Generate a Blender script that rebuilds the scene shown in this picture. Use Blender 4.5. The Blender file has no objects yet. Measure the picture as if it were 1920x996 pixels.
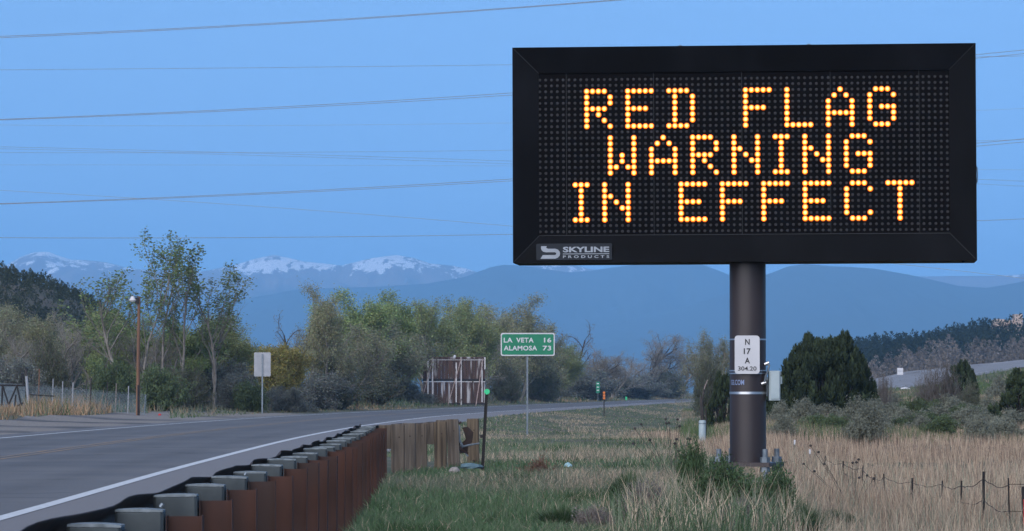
import bpy, math, random
import numpy as np
from mathutils import Vector, Matrix, noise as mnoise

# ------------------------------------------------------------------ camera, sky, light
scene = bpy.context.scene
COL = scene.collection
F = 7460.0            # focal length in photo pixels (1920 wide)
HZ = 736.0            # horizon row in the photo
CAMZ = 1.2            # eye height above the road
cam_d = bpy.data.cameras.new('camera')
cam = bpy.data.objects.new('camera', cam_d); COL.objects.link(cam)
cam_d.sensor_width = 36.0
cam_d.lens = 36.0 * F / 1920.0
cam_d.clip_start = 0.5
cam_d.clip_end = 90000.0
cam_d.dof.use_dof = True
cam_d.dof.focus_distance = 46.0
cam_d.dof.aperture_fstop = 20.0
cam.location = (0, 0, CAMZ)
cam.rotation_euler = (math.radians(90) + math.atan((HZ - 498.0) / F), 0, 0)
scene.camera = cam

SUN_EL, SUN_ROT = math.radians(15.0), math.radians(205.0)
world = bpy.data.worlds.new('World'); scene.world = world; world.use_nodes = True
wn = world.node_tree; wn.nodes.clear()
sky = wn.nodes.new('ShaderNodeTexSky'); sky.sky_type = 'NISHITA'; sky.sun_disc = False
sky.sun_elevation = SUN_EL; sky.sun_rotation = SUN_ROT
sky.altitude = 1900; sky.air_density = 1.4; sky.dust_density = 0.0; sky.ozone_density = 3.6
# the twilight sky is nearly even from horizon to zenith: sample the sky a little higher everywhere
stc = wn.nodes.new('ShaderNodeTexCoord'); sva = wn.nodes.new('ShaderNodeVectorMath'); sva.operation = 'ADD'; sva.inputs[1].default_value = (0, 0, 0.5)
snn = wn.nodes.new('ShaderNodeVectorMath'); snn.operation = 'NORMALIZE'
wn.links.new(stc.outputs['Generated'], sva.inputs[0]); wn.links.new(sva.outputs[0], snn.inputs[0]); wn.links.new(snn.outputs[0], sky.inputs[0])
bg = wn.nodes.new('ShaderNodeBackground'); bg.inputs[1].default_value = 0.110
out = wn.nodes.new('ShaderNodeOutputWorld')
wn.links.new(sky.outputs[0], bg.inputs[0])
wn.links.new(bg.outputs[0], out.inputs[0])

sun_d = bpy.data.lights.new('sun', 'SUN'); sun = bpy.data.objects.new('sun', sun_d); COL.objects.link(sun)
sun_d.energy = 1.5; sun_d.angle = math.radians(80); sun_d.color = (1.0, 0.93, 0.88)
_se = math.radians(32.0)
sdir = Vector((math.sin(SUN_ROT) * math.cos(_se), math.cos(SUN_ROT) * math.cos(_se), math.sin(_se)))
sun.rotation_euler = sdir.to_track_quat('Z', 'Y').to_euler()

vs = scene.view_settings
vs.view_transform = 'Standard'; vs.look = 'None'; vs.gamma = 1.0; vs.exposure = 1.55
vs.use_curve_mapping = False
scene.cycles.max_bounces = 4; scene.cycles.transparent_max_bounces = 12; scene.cycles.volume_bounces = 2
scene.cycles.use_denoising = True
scene.cycles.use_adaptive_sampling = True; scene.cycles.adaptive_threshold = 0.015

# ------------------------------------------------------------------ helpers
R = math.radians
rng = np.random.default_rng(7)
random.seed(7)

def wx(px, d): return (px - 960.0) / F * d
def wz(py, d): return CAMZ + (HZ - py) / F * d

def vnoise(x, y, s, seed=0):
    x = np.asarray(x, float) / s; y = np.asarray(y, float) / s
    t = np.random.default_rng(seed).random((256, 256))
    xi = np.floor(x).astype(int); yi = np.floor(y).astype(int)
    fx = x - xi; fy = y - yi
    fx = fx * fx * (3 - 2 * fx); fy = fy * fy * (3 - 2 * fy)
    g = lambda a, b: t[a % 256, b % 256]
    return (g(xi, yi) * (1 - fx) + g(xi + 1, yi) * fx) * (1 - fy) + (g(xi, yi + 1) * (1 - fx) + g(xi + 1, yi + 1) * fx) * fy

def sstep(a, b, x):
    t = np.clip((np.asarray(x, float) - a) / (b - a), 0, 1); return t * t * (3 - 2 * t)

def np_mesh(name, V, faces, mats=(), midx=None, col=None, smooth=False):
    """faces: list of int arrays (m,k)"""
    me = bpy.data.meshes.new(name)
    V = np.asarray(V, np.float32).reshape(-1, 3)
    faces = [np.asarray(f, np.int32) for f in faces if len(f)]
    me.vertices.add(len(V)); me.vertices.foreach_set('co', V.ravel())
    loops = np.concatenate([f.ravel() for f in faces])
    tot = np.concatenate([np.full(len(f), f.shape[1], np.int32) for f in faces])
    start = np.concatenate([[0], np.cumsum(tot)[:-1]]).astype(np.int32)
    me.loops.add(len(loops)); me.loops.foreach_set('vertex_index', loops)
    me.polygons.add(len(tot)); me.polygons.foreach_set('loop_start', start)
    if midx is not None: me.polygons.foreach_set('material_index', np.asarray(midx, np.int32))
    if smooth: me.polygons.foreach_set('use_smooth', np.ones(len(tot), bool))
    me.update(calc_edges=True)
    if col is not None:
        a = me.color_attributes.new('tone', 'FLOAT_COLOR', 'POINT')
        c = np.ones((len(V), 4), np.float32); c[:, :3] = col
        a.data.foreach_set('color', c.ravel())
    for m in mats: me.materials.append(m)
    return me

class MB:
    """collects polygons; build() makes one mesh object"""
    def __init__(s): s.v = []; s.f = []; s.m = []; s.mi = 0
    def add(s, vs_, fs):
        o = len(s.v); s.v += [tuple(v) for v in vs_]
        for f in fs: s.f.append(tuple(o + i for i in f)); s.m.append(s.mi)
        return s
    def box(s, c, d, M=None):
        x, y, z = d[0] / 2, d[1] / 2, d[2] / 2
        P = [Vector((a * x, b * y, e * z)) for e in (-1, 1) for b in (-1, 1) for a in (-1, 1)]
        if M is not None: P = [M @ p for p in P]
        c = Vector(c)
        return s.add([p + c for p in P], [(0, 2, 3, 1), (4, 5, 7, 6), (0, 1, 5, 4), (2, 6, 7, 3), (0, 4, 6, 2), (1, 3, 7, 5)])
    def bbox(s, c, d, b=0.01, M=None):
        """box with chamfered vertical and top edges"""
        x, y, z = d[0] / 2, d[1] / 2, d[2] / 2
        ring = lambda X, Y, bb: [(X - bb, -Y), (X, -Y + bb), (X, Y - bb), (X - bb, Y), (-X + bb, Y), (-X, Y - bb), (-X, -Y + bb), (-X + bb, -Y)]
        lv = [(-z, ring(x, y, b)), (z - b, ring(x, y, b)), (z, ring(x - b, y - b, b))]
        P = [Vector((px, py, zz)) for zz, r in lv for px, py in r]
        if M is not None: P = [M @ p for p in P]
        c = Vector(c)
        fs = [tuple(range(7, -1, -1)), tuple(range(16, 24))]
        for k in range(2):
            for i in range(8):
                j = (i + 1) % 8; fs.append((k * 8 + i, k * 8 + j, k * 8 + 8 + j, k * 8 + 8 + i))
        return s.add([p + c for p in P], fs)
    def tube(s, pts, r, n=8, cap=True):
        pts = [Vector(p) for p in pts]; rs = r if hasattr(r, '__len__') else [r] * len(pts)
        o = len(s.v); a = None
        for i, p in enumerate(pts):
            t = (pts[min(i + 1, len(pts) - 1)] - pts[max(i - 1, 0)]).normalized()
            if a is None: a = t.orthogonal().normalized()
            a = (a - t * a.dot(t)).normalized(); b = t.cross(a)
            for k in range(n):
                w = 2 * math.pi * k / n
                s.v.append(tuple(p + (a * math.cos(w) + b * math.sin(w)) * rs[i]))
        for i in range(len(pts) - 1):
            for k in range(n):
                q = (k + 1) % n
                s.f.append((o + i * n + k, o + i * n + q, o + (i + 1) * n + q, o + (i + 1) * n + k)); s.m.append(s.mi)
        if cap:
            s.f.append(tuple(o + k for k in range(n - 1, -1, -1))); s.m.append(s.mi)
            e = o + (len(pts) - 1) * n
            s.f.append(tuple(e + k for k in range(n))); s.m.append(s.mi)
        return s
    def prism(s, poly, y0, y1):
        """outline in xz, extruded along y"""
        n = len(poly)
        P = [(x, y0, z) for x, z in poly] + [(x, y1, z) for x, z in poly]
        fs = [tuple(range(n)), tuple(range(2 * n - 1, n - 1, -1))]
        for i in range(n):
            j = (i + 1) % n; fs.append((j, i, n + i, n + j))
        return s.add(P, fs)
    def mesh(s, name, mats, smooth=False):
        me = bpy.data.meshes.new(name); me.from_pydata(s.v, [], s.f)
        for m in (mats if isinstance(mats, (list, tuple)) else [mats]): me.materials.append(m)
        me.polygons.foreach_set('material_index', s.m)
        if smooth:
            me.polygons.foreach_set('use_smooth', [True] * len(s.f))
            me.set_sharp_from_angle(angle=R(40))
        me.update(); return me
    def build(s, name, mats, parent=None, smooth=False):
        return obj(name, s.mesh(name, mats, smooth), parent)

def obj(name, me, parent=None, loc=None, rot=None):
    o = bpy.data.objects.new(name, me); COL.objects.link(o)
    if parent is not None: o.parent = parent
    if loc is not None: o.location = loc
    if rot is not None: o.rotation_euler = rot
    return o

def tag(o, label=None, cat=None, group=None, kind=None):
    if label: o['label'] = label
    if cat: o['category'] = cat
    if group: o['group'] = group
    if kind: o['kind'] = kind
    return o

def thing(name, label, cat, loc=(0, 0, 0), rot=(0, 0, 0), group=None):
    o = bpy.data.objects.new(name, None); COL.objects.link(o)
    o.empty_display_size = 0.2
    o.location = loc; o.rotation_euler = rot
    return tag(o, label, cat, group)

def rrect(x0, x1, z0, z1, r, n=5):
    P = []
    for cx, cz, a0 in ((x1 - r, z1 - r, 0), (x0 + r, z1 - r, 90), (x0 + r, z0 + r, 180), (x1 - r, z0 + r, 270)):
        for k in range(n + 1):
            a = R(a0 + 90 * k / n); P.append((cx + r * math.cos(a), cz + r * math.sin(a)))
    return P

def text_mesh(txt, x0, x1, z0, z1, y, mat, thick=0.0, name='lettering', extr=0.002, spacing=1.0):
    """flat lettering in the xz plane, fitted to a box"""
    cu = bpy.data.curves.new('t', 'FONT'); cu.body = txt; cu.extrude = 0.0; cu.offset = thick
    cu.space_character = spacing; cu.resolution_u = 3
    o = bpy.data.objects.new('t', cu); COL.objects.link(o)
    dg = bpy.context.evaluated_depsgraph_get(); dg.update()
    me = bpy.data.meshes.new_from_object(o.evaluated_get(dg))
    bpy.data.objects.remove(o); bpy.data.curves.remove(cu)
    n = len(me.vertices); co = np.empty(n * 3, np.float32); me.vertices.foreach_get('co', co); co = co.reshape(-1, 3)
    lo, hi = co.min(0), co.max(0)
    X = x0 + (co[:, 0] - lo[0]) / (hi[0] - lo[0]) * (x1 - x0)
    Z = z0 + (co[:, 1] - lo[1]) / (hi[1] - lo[1]) * (z1 - z0)
    new = np.stack([X, np.full(n, y), Z], 1).astype(np.float32)
    me.vertices.foreach_set('co', new.ravel()); me.name = name
    me.materials.clear(); me.materials.append(mat); me.update()
    return me

# ------------------------------------------------------------------ materials
def new_mat(name):
    m = bpy.data.materials.new(name); m.use_nodes = True
    nt = m.node_tree; b = nt.nodes['Principled BSDF']
    return m, nt, b

def mat(name, c1, c2=None, scale=4.0, rough=0.7, stretch=(1, 1, 1), bump=0.0, bscale=None, metal=0.0, spec=0.3, detail=5.0, lo=0.35, hi=0.65, c3=None, s3=0.6, f3=(0.55, 0.7)):
    m, nt, b = new_mat(name)
    b.inputs['Roughness'].default_value = rough; b.inputs['Metallic'].default_value = metal
    b.inputs['Specular IOR Level'].default_value = spec
    if c2 is None: c2 = tuple(x * 0.8 for x in c1)
    tc = nt.nodes.new('ShaderNodeTexCoord'); mp = nt.nodes.new('ShaderNodeMapping')
    mp.inputs['Scale'].default_value = stretch
    oi = nt.nodes.new('ShaderNodeObjectInfo'); om_ = nt.nodes.new('ShaderNodeMath'); om_.operation = 'MULTIPLY'; om_.inputs[1].default_value = 61.0
    nt.links.new(oi.outputs['Random'], om_.inputs[0])
    va_ = nt.nodes.new('ShaderNodeVectorMath'); va_.operation = 'ADD'
    nt.links.new(tc.outputs['Object'], va_.inputs[0]); nt.links.new(om_.outputs[0], va_.inputs[1])
    nt.links.new(va_.outputs[0], mp.inputs[0])
    nz = nt.nodes.new('ShaderNodeTexNoise'); nz.inputs['Scale'].default_value = scale; nz.inputs['Detail'].default_value = detail
    nt.links.new(mp.outputs[0], nz.inputs[0])
    rp = nt.nodes.new('ShaderNodeValToRGB'); rp.color_ramp.elements[0].position = lo; rp.color_ramp.elements[1].position = hi
    rp.color_ramp.elements[0].color = (*c1, 1); rp.color_ramp.elements[1].color = (*c2, 1)
    nt.links.new(nz.outputs[0], rp.inputs[0]); last = rp.outputs[0]
    if c3 is not None:
        n3 = nt.nodes.new('ShaderNodeTexNoise'); n3.inputs['Scale'].default_value = s3; n3.inputs['Detail'].default_value = 6
        nt.links.new(mp.outputs[0], n3.inputs[0])
        mr = nt.nodes.new('ShaderNodeMapRange'); mr.inputs[1].default_value, mr.inputs[2].default_value = f3
        nt.links.new(n3.outputs[0], mr.inputs[0])
        mx = nt.nodes.new('ShaderNodeMix'); mx.data_type = 'RGBA'
        nt.links.new(mr.outputs[0], mx.inputs[0]); nt.links.new(last, mx.inputs[6]); mx.inputs[7].default_value = (*c3, 1)
        last = mx.outputs[2]
    nt.links.new(last, b.inputs['Base Color'])
    if bump:
        nb = nt.nodes.new('ShaderNodeTexNoise'); nb.inputs['Scale'].default_value = bscale or scale * 3; nb.inputs['Detail'].default_value = 4
        nt.links.new(mp.outputs[0], nb.inputs[0])
        bp = nt.nodes.new('ShaderNodeBump'); bp.inputs['Strength'].default_value = bump; bp.inputs['Distance'].default_value = 0.02
        nt.links.new(nb.outputs[0], bp.inputs['Height']); nt.links.new(bp.outputs[0], b.inputs['Normal'])
    return m

def tone_mat(name, rough=0.75, trans=0.0, rand=0.12):
    """colour comes from each blade's / leaf's own colour"""
    m, nt, b = new_mat(name)
    b.inputs['Roughness'].default_value = rough; b.inputs['Specular IOR Level'].default_value = 0.15
    at = nt.nodes.new('ShaderNodeAttribute'); at.attribute_name = 'tone'
    oi = nt.nodes.new('ShaderNodeObjectInfo')
    hs = nt.nodes.new('ShaderNodeHueSaturation')
    mr = nt.nodes.new('ShaderNodeMapRange'); mr.inputs[3].default_value = 1 - rand; mr.inputs[4].default_value = 1 + rand
    nt.links.new(oi.outputs['Random'], mr.inputs[0]); nt.links.new(mr.outputs[0], hs.inputs['Value'])
    nt.links.new(at.outputs['Color'], hs.inputs['Color'])
    nt.links.new(hs.outputs[0], b.inputs['Base Color'])
    if trans:
        tr = nt.nodes.new('ShaderNodeBsdfTranslucent'); nt.links.new(hs.outputs[0], tr.inputs[0])
        ms = nt.nodes.new('ShaderNodeMixShader'); ms.inputs[0].default_value = trans
        nt.links.new(b.outputs[0], ms.inputs[1]); nt.links.new(tr.outputs[0], ms.inputs[2])
        nt.links.new(ms.outputs[0], nt.nodes['Material Output'].inputs[0])
    return m

def emit_mat(name, c, s):
    m, nt, b = new_mat(name)
    b.inputs['Base Color'].default_value = (*[x * 0.3 for x in c], 1)
    b.inputs['Emission Color'].default_value = (*c, 1); b.inputs['Emission Strength'].default_value = s
    return m

M = {}
M['asphalt'] = mat('asphalt', (0.105, 0.106, 0.114), (0.150, 0.149, 0.155), scale=90, rough=0.85, bump=0.3, bscale=120, detail=3, c3=(0.17, 0.165, 0.165), s3=0.22, f3=(0.45, 0.75))
def asphalt_wear(m):
    nt = m.node_tree; b = nt.nodes['Principled BSDF']; L = nt.links.new
    src = b.inputs['Base Color'].links[0].from_socket
    at = nt.nodes.new('ShaderNodeAttribute'); at.attribute_name = 'offs'
    mr = nt.nodes.new('ShaderNodeMapRange'); mr.inputs[1].default_value = -3.0; mr.inputs[2].default_value = 10.6; L(at.outputs['Fac'], mr.inputs[0])
    rp = nt.nodes.new('ShaderNodeValToRGB'); cr = rp.color_ramp; L(mr.outputs[0], rp.inputs[0])
    stops = [(-3.0, 1.05), (0.0, 1.06), (0.5, 1.0), (1.1, 0.84), (1.7, 0.98), (2.1, 0.93), (2.9, 0.82), (3.6, 1.0), (4.3, 1.03), (5.2, 0.84), (6.1, 0.97), (7.0, 0.83), (7.7, 1.0), (8.4, 1.08), (10.6, 1.15)]
    while len(cr.elements) < len(stops): cr.elements.new(0.5)
    for e, (o, v) in zip(cr.elements, stops): e.position = (o + 3.0) / 13.6; e.color = (v * 0.85, v * 0.85, v * 0.85, 1)
    tc = nt.nodes.new('ShaderNodeTexCoord'); mp = nt.nodes.new('ShaderNodeMapping'); mp.inputs['Scale'].default_value = (0.25, 0.55, 1); L(tc.outputs['Object'], mp.inputs[0])
    vo = nt.nodes.new('ShaderNodeTexVoronoi'); vo.feature = 'DISTANCE_TO_EDGE'; vo.inputs['Scale'].default_value = 0.35; vo.inputs['Randomness'].default_value = 1.0
    nz = nt.nodes.new('ShaderNodeTexNoise'); nz.inputs['Scale'].default_value = 1.2; L(mp.outputs[0], nz.inputs[0])
    va = nt.nodes.new('ShaderNodeVectorMath'); va.operation = 'ADD'; L(mp.outputs[0], va.inputs[0]); L(nz.outputs['Color'], va.inputs[1]); L(va.outputs[0], vo.inputs['Vector'])
    ck = nt.nodes.new('ShaderNodeMapRange'); ck.inputs[1].default_value = 0.004; ck.inputs[2].default_value = 0.012; ck.inputs[3].default_value = 0.62; ck.inputs[4].default_value = 1.0; L(vo.outputs['Distance'], ck.inputs[0])
    m1 = nt.nodes.new('ShaderNodeMix'); m1.data_type = 'RGBA'; m1.blend_type = 'MULTIPLY'; m1.inputs[0].default_value = 1; L(src, m1.inputs[6]); L(rp.outputs[0], m1.inputs[7])
    m2 = nt.nodes.new('ShaderNodeMix'); m2.data_type = 'RGBA'; m2.blend_type = 'MULTIPLY'; m2.inputs[0].default_value = 1; L(m1.outputs[2], m2.inputs[6]); L(ck.outputs[0], m2.inputs[7])
    L(m2.outputs[2], b.inputs['Base Color'])
asphalt_wear(M['asphalt'])
M['paint_white'] = mat('white_road_paint', (0.55, 0.56, 0.57), (0.36, 0.36, 0.36), scale=14, rough=0.7, lo=0.4, hi=0.75)
M['paint_yellow'] = mat('faded_yellow_road_paint', (0.26, 0.17, 0.10), (0.15, 0.135, 0.12), scale=5, rough=0.8, stretch=(1, 0.2, 1))
M['gravel'] = mat('gravel', (0.15, 0.135, 0.125), (0.24, 0.21, 0.18), scale=8, rough=0.95, bump=0.5, bscale=30, c3=(0.07, 0.068, 0.07), s3=0.12, f3=(0.52, 0.6))
M['soil'] = mat('soil', (0.10, 0.085, 0.06), (0.055, 0.07, 0.035), scale=0.35, rough=0.95, bump=0.5, bscale=6, c3=(0.17, 0.135, 0.095), s3=0.9)
M['rust'] = mat('weathering_steel', (0.060, 0.027, 0.020), (0.036, 0.019, 0.016), scale=5, rough=0.85, stretch=(1, 1, 0.35), bump=0.15, c3=(0.035, 0.024, 0.022), s3=2.2, f3=(0.5, 0.72))
M['rust_dark'] = mat('dark_weathering_steel', (0.045, 0.026, 0.021), (0.025, 0.018, 0.016), scale=7, rough=0.8)
M['block'] = mat('grey_composite', (0.058, 0.070, 0.075), (0.040, 0.050, 0.056), scale=9, rough=0.75, c3=(0.075, 0.088, 0.096), s3=3, bump=0.1)
M['block_top'] = mat('paler_composite_top', (0.20, 0.23, 0.25), (0.10, 0.12, 0.13), scale=25, rough=0.7)  # top caps are paler than the block sides
M['timber'] = mat('weathered_timber', (0.122, 0.098, 0.076), (0.044, 0.035, 0.029), scale=26, rough=0.9, stretch=(1, 1, 0.05), bump=0.6, bscale=40, c3=(0.135, 0.118, 0.10), s3=2.0, f3=(0.5, 0.8))
M['timber_gold'] = mat('yellowish_timber', (0.135, 0.103, 0.070), (0.048, 0.037, 0.028), scale=26, rough=0.9, stretch=(1, 1, 0.05), bump=0.6, bscale=40)
M['black_metal'] = mat('black_painted_metal', (0.0030, 0.0034, 0.0048), (0.0024, 0.0028, 0.004), scale=3, rough=0.6, spec=0.06, c3=(0.0065, 0.0072, 0.0095), s3=1.3, f3=(0.5, 0.75), stretch=(1, 1, 0.5))
M['panel_black'] = mat('matt_black_panel', (0.0045, 0.0045, 0.0055), (0.0035, 0.0035, 0.0045), scale=6, rough=0.8, spec=0.05)
M['seam'] = mat('panel_seam', (0.014, 0.016, 0.02), rough=0.6)
M['led_off'] = mat('unlit_led_lens', (0.024, 0.024, 0.028), (0.016, 0.016, 0.019), scale=40, rough=0.4, spec=0.25)
M['led_halo'] = emit_mat('led_halo_glow', (1.0, 0.14, 0.003), 0.45)  # halo of each lit LED, put in as a dim emissive outer ring
M['led_lens'] = emit_mat('led_lit_lens', (1.0, 0.23, 0.008), 0.95)
M['led_core'] = emit_mat('led_core', (1.0, 0.52, 0.10), 2.1)
M['plate_grey'] = mat('maker_plate', (0.016, 0.02, 0.027), rough=0.5, spec=0.15)
M['silver'] = mat('silver_print', (0.27, 0.30, 0.34), rough=0.5)
M['pole'] = mat('brown_pole_paint', (0.036, 0.027, 0.028), (0.026, 0.020, 0.021), scale=3, rough=0.42, stretch=(1, 1, 0.3), spec=0.4, c3=(0.046, 0.036, 0.037), s3=1.1)
M['galv'] = mat('galvanised_steel', (0.17, 0.20, 0.23), (0.12, 0.145, 0.17), scale=12, rough=0.45, metal=0.5)
M['galv_dull'] = mat('dull_galvanised_bolt', (0.10, 0.125, 0.15), (0.17, 0.20, 0.23), scale=20, rough=0.6, metal=0.3)
M['band'] = mat('steel_band', (0.55, 0.56, 0.58), rough=0.3, metal=0.9)
M['concrete'] = mat('concrete', (0.30, 0.27, 0.25), (0.21, 0.19, 0.175), scale=9, rough=0.9, bump=0.3)
M['sign_white'] = mat('white_sheeting', (0.50, 0.50, 0.52), (0.46, 0.46, 0.48), scale=5, rough=0.5)
M['sign_green'] = mat('green_sheeting', (0.008, 0.165, 0.085), (0.006, 0.14, 0.072), scale=5, rough=0.45)
M['sign_black'] = mat('black_print', (0.02, 0.02, 0.022), rough=0.5)
M['blue_print'] = mat('pale_blue_sticker_print', (0.20, 0.26, 0.42), rough=0.5)
M['alu'] = mat('bare_aluminium', (0.30, 0.31, 0.33), (0.24, 0.25, 0.27), scale=3, rough=0.55, metal=0.2)
M['box_grey'] = mat('pale_grey_enamel', (0.33, 0.39, 0.41), (0.27, 0.33, 0.35), scale=6, rough=0.5)
M['reflector'] = mat('green_reflector', (0.04, 0.52, 0.22), (0.03, 0.44, 0.18), scale=20, rough=0.3)
M['post_dark'] = mat('dark_post', (0.024, 0.021, 0.022), (0.015, 0.014, 0.014), scale=9, rough=0.7)
M['old_board'] = mat('dark_weathered_board', (0.088, 0.052, 0.043), (0.045, 0.030, 0.026), scale=5, rough=0.95, stretch=(1, 1, 0.12), c3=(0.40, 0.39, 0.40), s3=2.6, f3=(0.575, 0.67))
M['peel_white'] = mat('peeling_white_paint', (0.62, 0.61, 0.63), (0.48, 0.46, 0.46), scale=9, rough=0.9, stretch=(1, 1, 0.3), c3=(0.10, 0.07, 0.055), s3=6, f3=(0.58, 0.66))
M['brace'] = mat('grey_pink_timber', (0.36, 0.28, 0.26), (0.22, 0.17, 0.15), scale=6, rough=0.95, stretch=(1, 1, 0.3))
M['pole_wood'] = mat('reddish_pole_wood', (0.20, 0.105, 0.062), (0.12, 0.068, 0.045), scale=6, rough=0.9, stretch=(1, 1, 0.05))
M['wire'] = mat('conductor_wire', (0.22, 0.22, 0.23), rough=0.6)
M['wire_pale'] = mat('pale_conductor_wire', (0.30, 0.30, 0.30), rough=0.5)
M['orange'] = mat('orange_reflector', (0.62, 0.17, 0.03), rough=0.4)
M['red'] = mat('red_plastic', (0.55, 0.03, 0.02), (0.42, 0.025, 0.02), scale=6, rough=0.5)
M['pale_plastic'] = mat('pale_blue_plastic', (0.30, 0.46, 0.50), (0.22, 0.36, 0.40), scale=12, rough=0.5)
M['dull_plastic'] = mat('dull_blue_sheet', (0.12, 0.19, 0.215), (0.08, 0.13, 0.15), scale=9, rough=0.7)
M['bark'] = mat('bark', (0.22, 0.20, 0.175), (0.13, 0.115, 0.10), scale=5, rough=0.95)
M['bark_dark'] = mat('dark_bark', (0.05, 0.043, 0.04), (0.03, 0.027, 0.026), scale=5, rough=0.95)
M['leaf'] = tone_mat('foliage', 0.7, 0.25, 0.13)
M['grass'] = tone_mat('grass_blades', 0.8, 0.2, 0.0)
M['stucco'] = mat('pink_stucco', (0.46, 0.36, 0.30), rough=0.9)
M['roof_tile'] = mat('brown_roof', (0.18, 0.11, 0.08), rough=0.9)
M['glass_dark'] = mat('dark_window', (0.03, 0.035, 0.045), rough=0.2)

# ------------------------------------------------------------------ haze
mh = bpy.data.materials.new('haze_air'); mh.use_nodes = True
hn = mh.node_tree; hn.nodes.clear()
pv = hn.nodes.new('ShaderNodeVolumePrincipled'); ho = hn.nodes.new('ShaderNodeOutputMaterial')
pv.inputs['Color'].default_value = (0.29, 0.62, 1.0, 1); pv.inputs['Density'].default_value = 1.0e-4
pv.inputs['Density Attribute'].default_value = ''; mh.cycles.homogeneous_volume = True
hn.links.new(pv.outputs[0], ho.inputs['Volume'])
hz = MB().box((0, 9500, 330), (18000, 19800, 680)).build('haze', mh)
tag(hz, 'pale blue air between the camera and the mountains', None, kind='stuff')

# ------------------------------------------------------------------ terrain
def catmull(P, n=14):
    P = [np.array(p, float) for p in P]; P = [2 * P[0] - P[1]] + P + [2 * P[-1] - P[-2]]
    o = []
    for i in range(1, len(P) - 2):
        for k in range(n):
            t = k / n
            o.append(0.5 * ((2 * P[i]) + (-P[i - 1] + P[i + 1]) * t + (2 * P[i - 1] - 5 * P[i] + 4 * P[i + 1] - P[i + 2]) * t * t + (-P[i - 1] + 3 * P[i] - 3 * P[i + 1] + P[i + 2]) * t ** 3))
    o.append(P[-2]); return np.array(o)

# white line on the right-hand edge of the highway (x, y)
EDGE = catmull([(-4.0, -30), (-4.55, 10), (-4.85, 37.5), (-5.35, 69), (-5.65, 110), (-5.2, 150), (-3.9, 195), (-2.0, 230), (0.2, 262), (6.3, 338), (14.0, 433), (22.5, 530), (38, 700), (70, 950)])
_t = np.gradient(EDGE, axis=0); _t /= np.linalg.norm(_t, axis=1)[:, None]
NORM = np.stack([-_t[:, 1], _t[:, 0]], 1)      # to the left
def road_off(off, i=None): return EDGE + NORM * np.asarray(off)[..., None] if np.ndim(off) else EDGE + NORM * off
ROAD_R, ROAD_L = -3.0, 9.0

def road_signed(x, y):
    """offset to the left of the right edge line"""
    x = np.ravel(x).astype(float); y = np.ravel(y).astype(float); res = np.empty_like(x)
    for s in range(0, len(x), 40000):
        X = x[s:s + 40000]; Y = y[s:s + 40000]
        dx = X[:, None] - EDGE[None, :, 0]; dy = Y[:, None] - EDGE[None, :, 1]
        i = np.argmin(dx * dx + dy * dy, 1); k = np.arange(len(X))
        res[s:s + 40000] = dx[k, i] * NORM[i, 0] + dy[k, i] * NORM[i, 1]
    return res

TD = np.array([34, 100, 150, 200, 280, 340, 400, 460, 600, 900])
TY = {1300: [996, 825, 796, 781, 768, 762, 758, 755, 751, 747],
      1500: [996, 825, 793, 774, 758, 750, 744, 740, 735, 732],
      1700: [996, 825, 790, 766, 748, 731, 697, 697, 699, 705],
      1920: [996, 825, 789, 762, 738, 708, 674, 674, 677, 690],
      2300: [996, 825, 786, 752, 715, 680, 655, 655, 660, 680]}
_pk = sorted(TY)
def _tz(k, d):
    z = np.array([wz(yy, dd) for yy, dd in zip(TY[k], TD)]); z[:2] = 0
    return np.interp(d, TD, z)
def G(x, y):
    """ground height"""
    x = np.asarray(x, float); y = np.asarray(y, float); sh = np.broadcast(x, y).shape
    x = np.broadcast_to(x, sh).ravel(); y = np.broadcast_to(y, sh).ravel()
    yy = np.maximum(y, 1.0); px = 960 + F * x / yy
    zs = np.stack([_tz(k, yy) for k in _pk], 0)
    pc = np.clip(px, _pk[0], _pk[-1]); z = np.zeros_like(yy)
    for i in range(len(_pk) - 1):
        a, b = _pk[i], _pk[i + 1]; m = (pc >= a) & (pc <= b)
        t = (pc[m] - a) / (b - a); z[m] = zs[i][m] * (1 - t) + zs[i + 1][m] * t
    w = sstep(1180, 1300, px); z = z * w
    z = z - 0.45 * sstep(1430, 1600, px) * sstep(115, 65, yy)
    near = (yy < 900) & (yy > 2)
    s = np.full_like(yy, 50.0); s[near] = road_signed(x[near], y[near])
    rough = 0.16 * (vnoise(x, y, 7, 3) - 0.5) + 0.12 * (vnoise(x, y, 2.1, 4) - 0.5)
    out_r = np.clip((ROAD_R - s) / 4.0, 0, 1); out_l = np.clip((s - ROAD_L) / 6.0, 0, 1)
    k = np.maximum(out_r, out_l)
    inside = (s < ROAD_L + 0.01) & (s > ROAD_R - 0.01)
    z = z * np.clip(k * 1.0, 0, 1) + rough * k * np.clip(300 / yy, 0.3, 1)
    z = np.where(out_l > 0, z + 0.28 * sstep(1, 9, s - ROAD_L) * (s < 400), z)
    z = np.where(out_r > 0, z - (0.06 * sstep(0, 1.0, ROAD_R - s) + 0.42 * sstep(0, 5, ROAD_R - s) * sstep(85, 170, yy) * sstep(1420, 1300, px)) * (yy < 900), z)
    z = np.where(inside, -0.05, z)
    return z.reshape(sh)
def beyond(px, d):
    """first distance along a sight line that is clear of the pavement"""
    if d < 195 or px > 1322: return d
    while float(road_signed([wx(px, d)], [d])[0]) < ROAD_L + 2.5 and d < 800: d += 3.0
    return d
def g1(x, y): return float(G(np.array([x]), np.array([y]))[0])

def grid_mesh(name, xs, ys, Z, m, smooth=True):
    ny, nx = Z.shape
    V = np.stack([xs, ys, Z], -1).reshape(-1, 3)
    i = np.arange(ny * nx).reshape(ny, nx)
    q = np.stack([i[:-1, :-1], i[:-1, 1:], i[1:, 1:], i[1:, :-1]], -1).reshape(-1, 4)
    return np_mesh(name, V, [q], [m], smooth=smooth)

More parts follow.
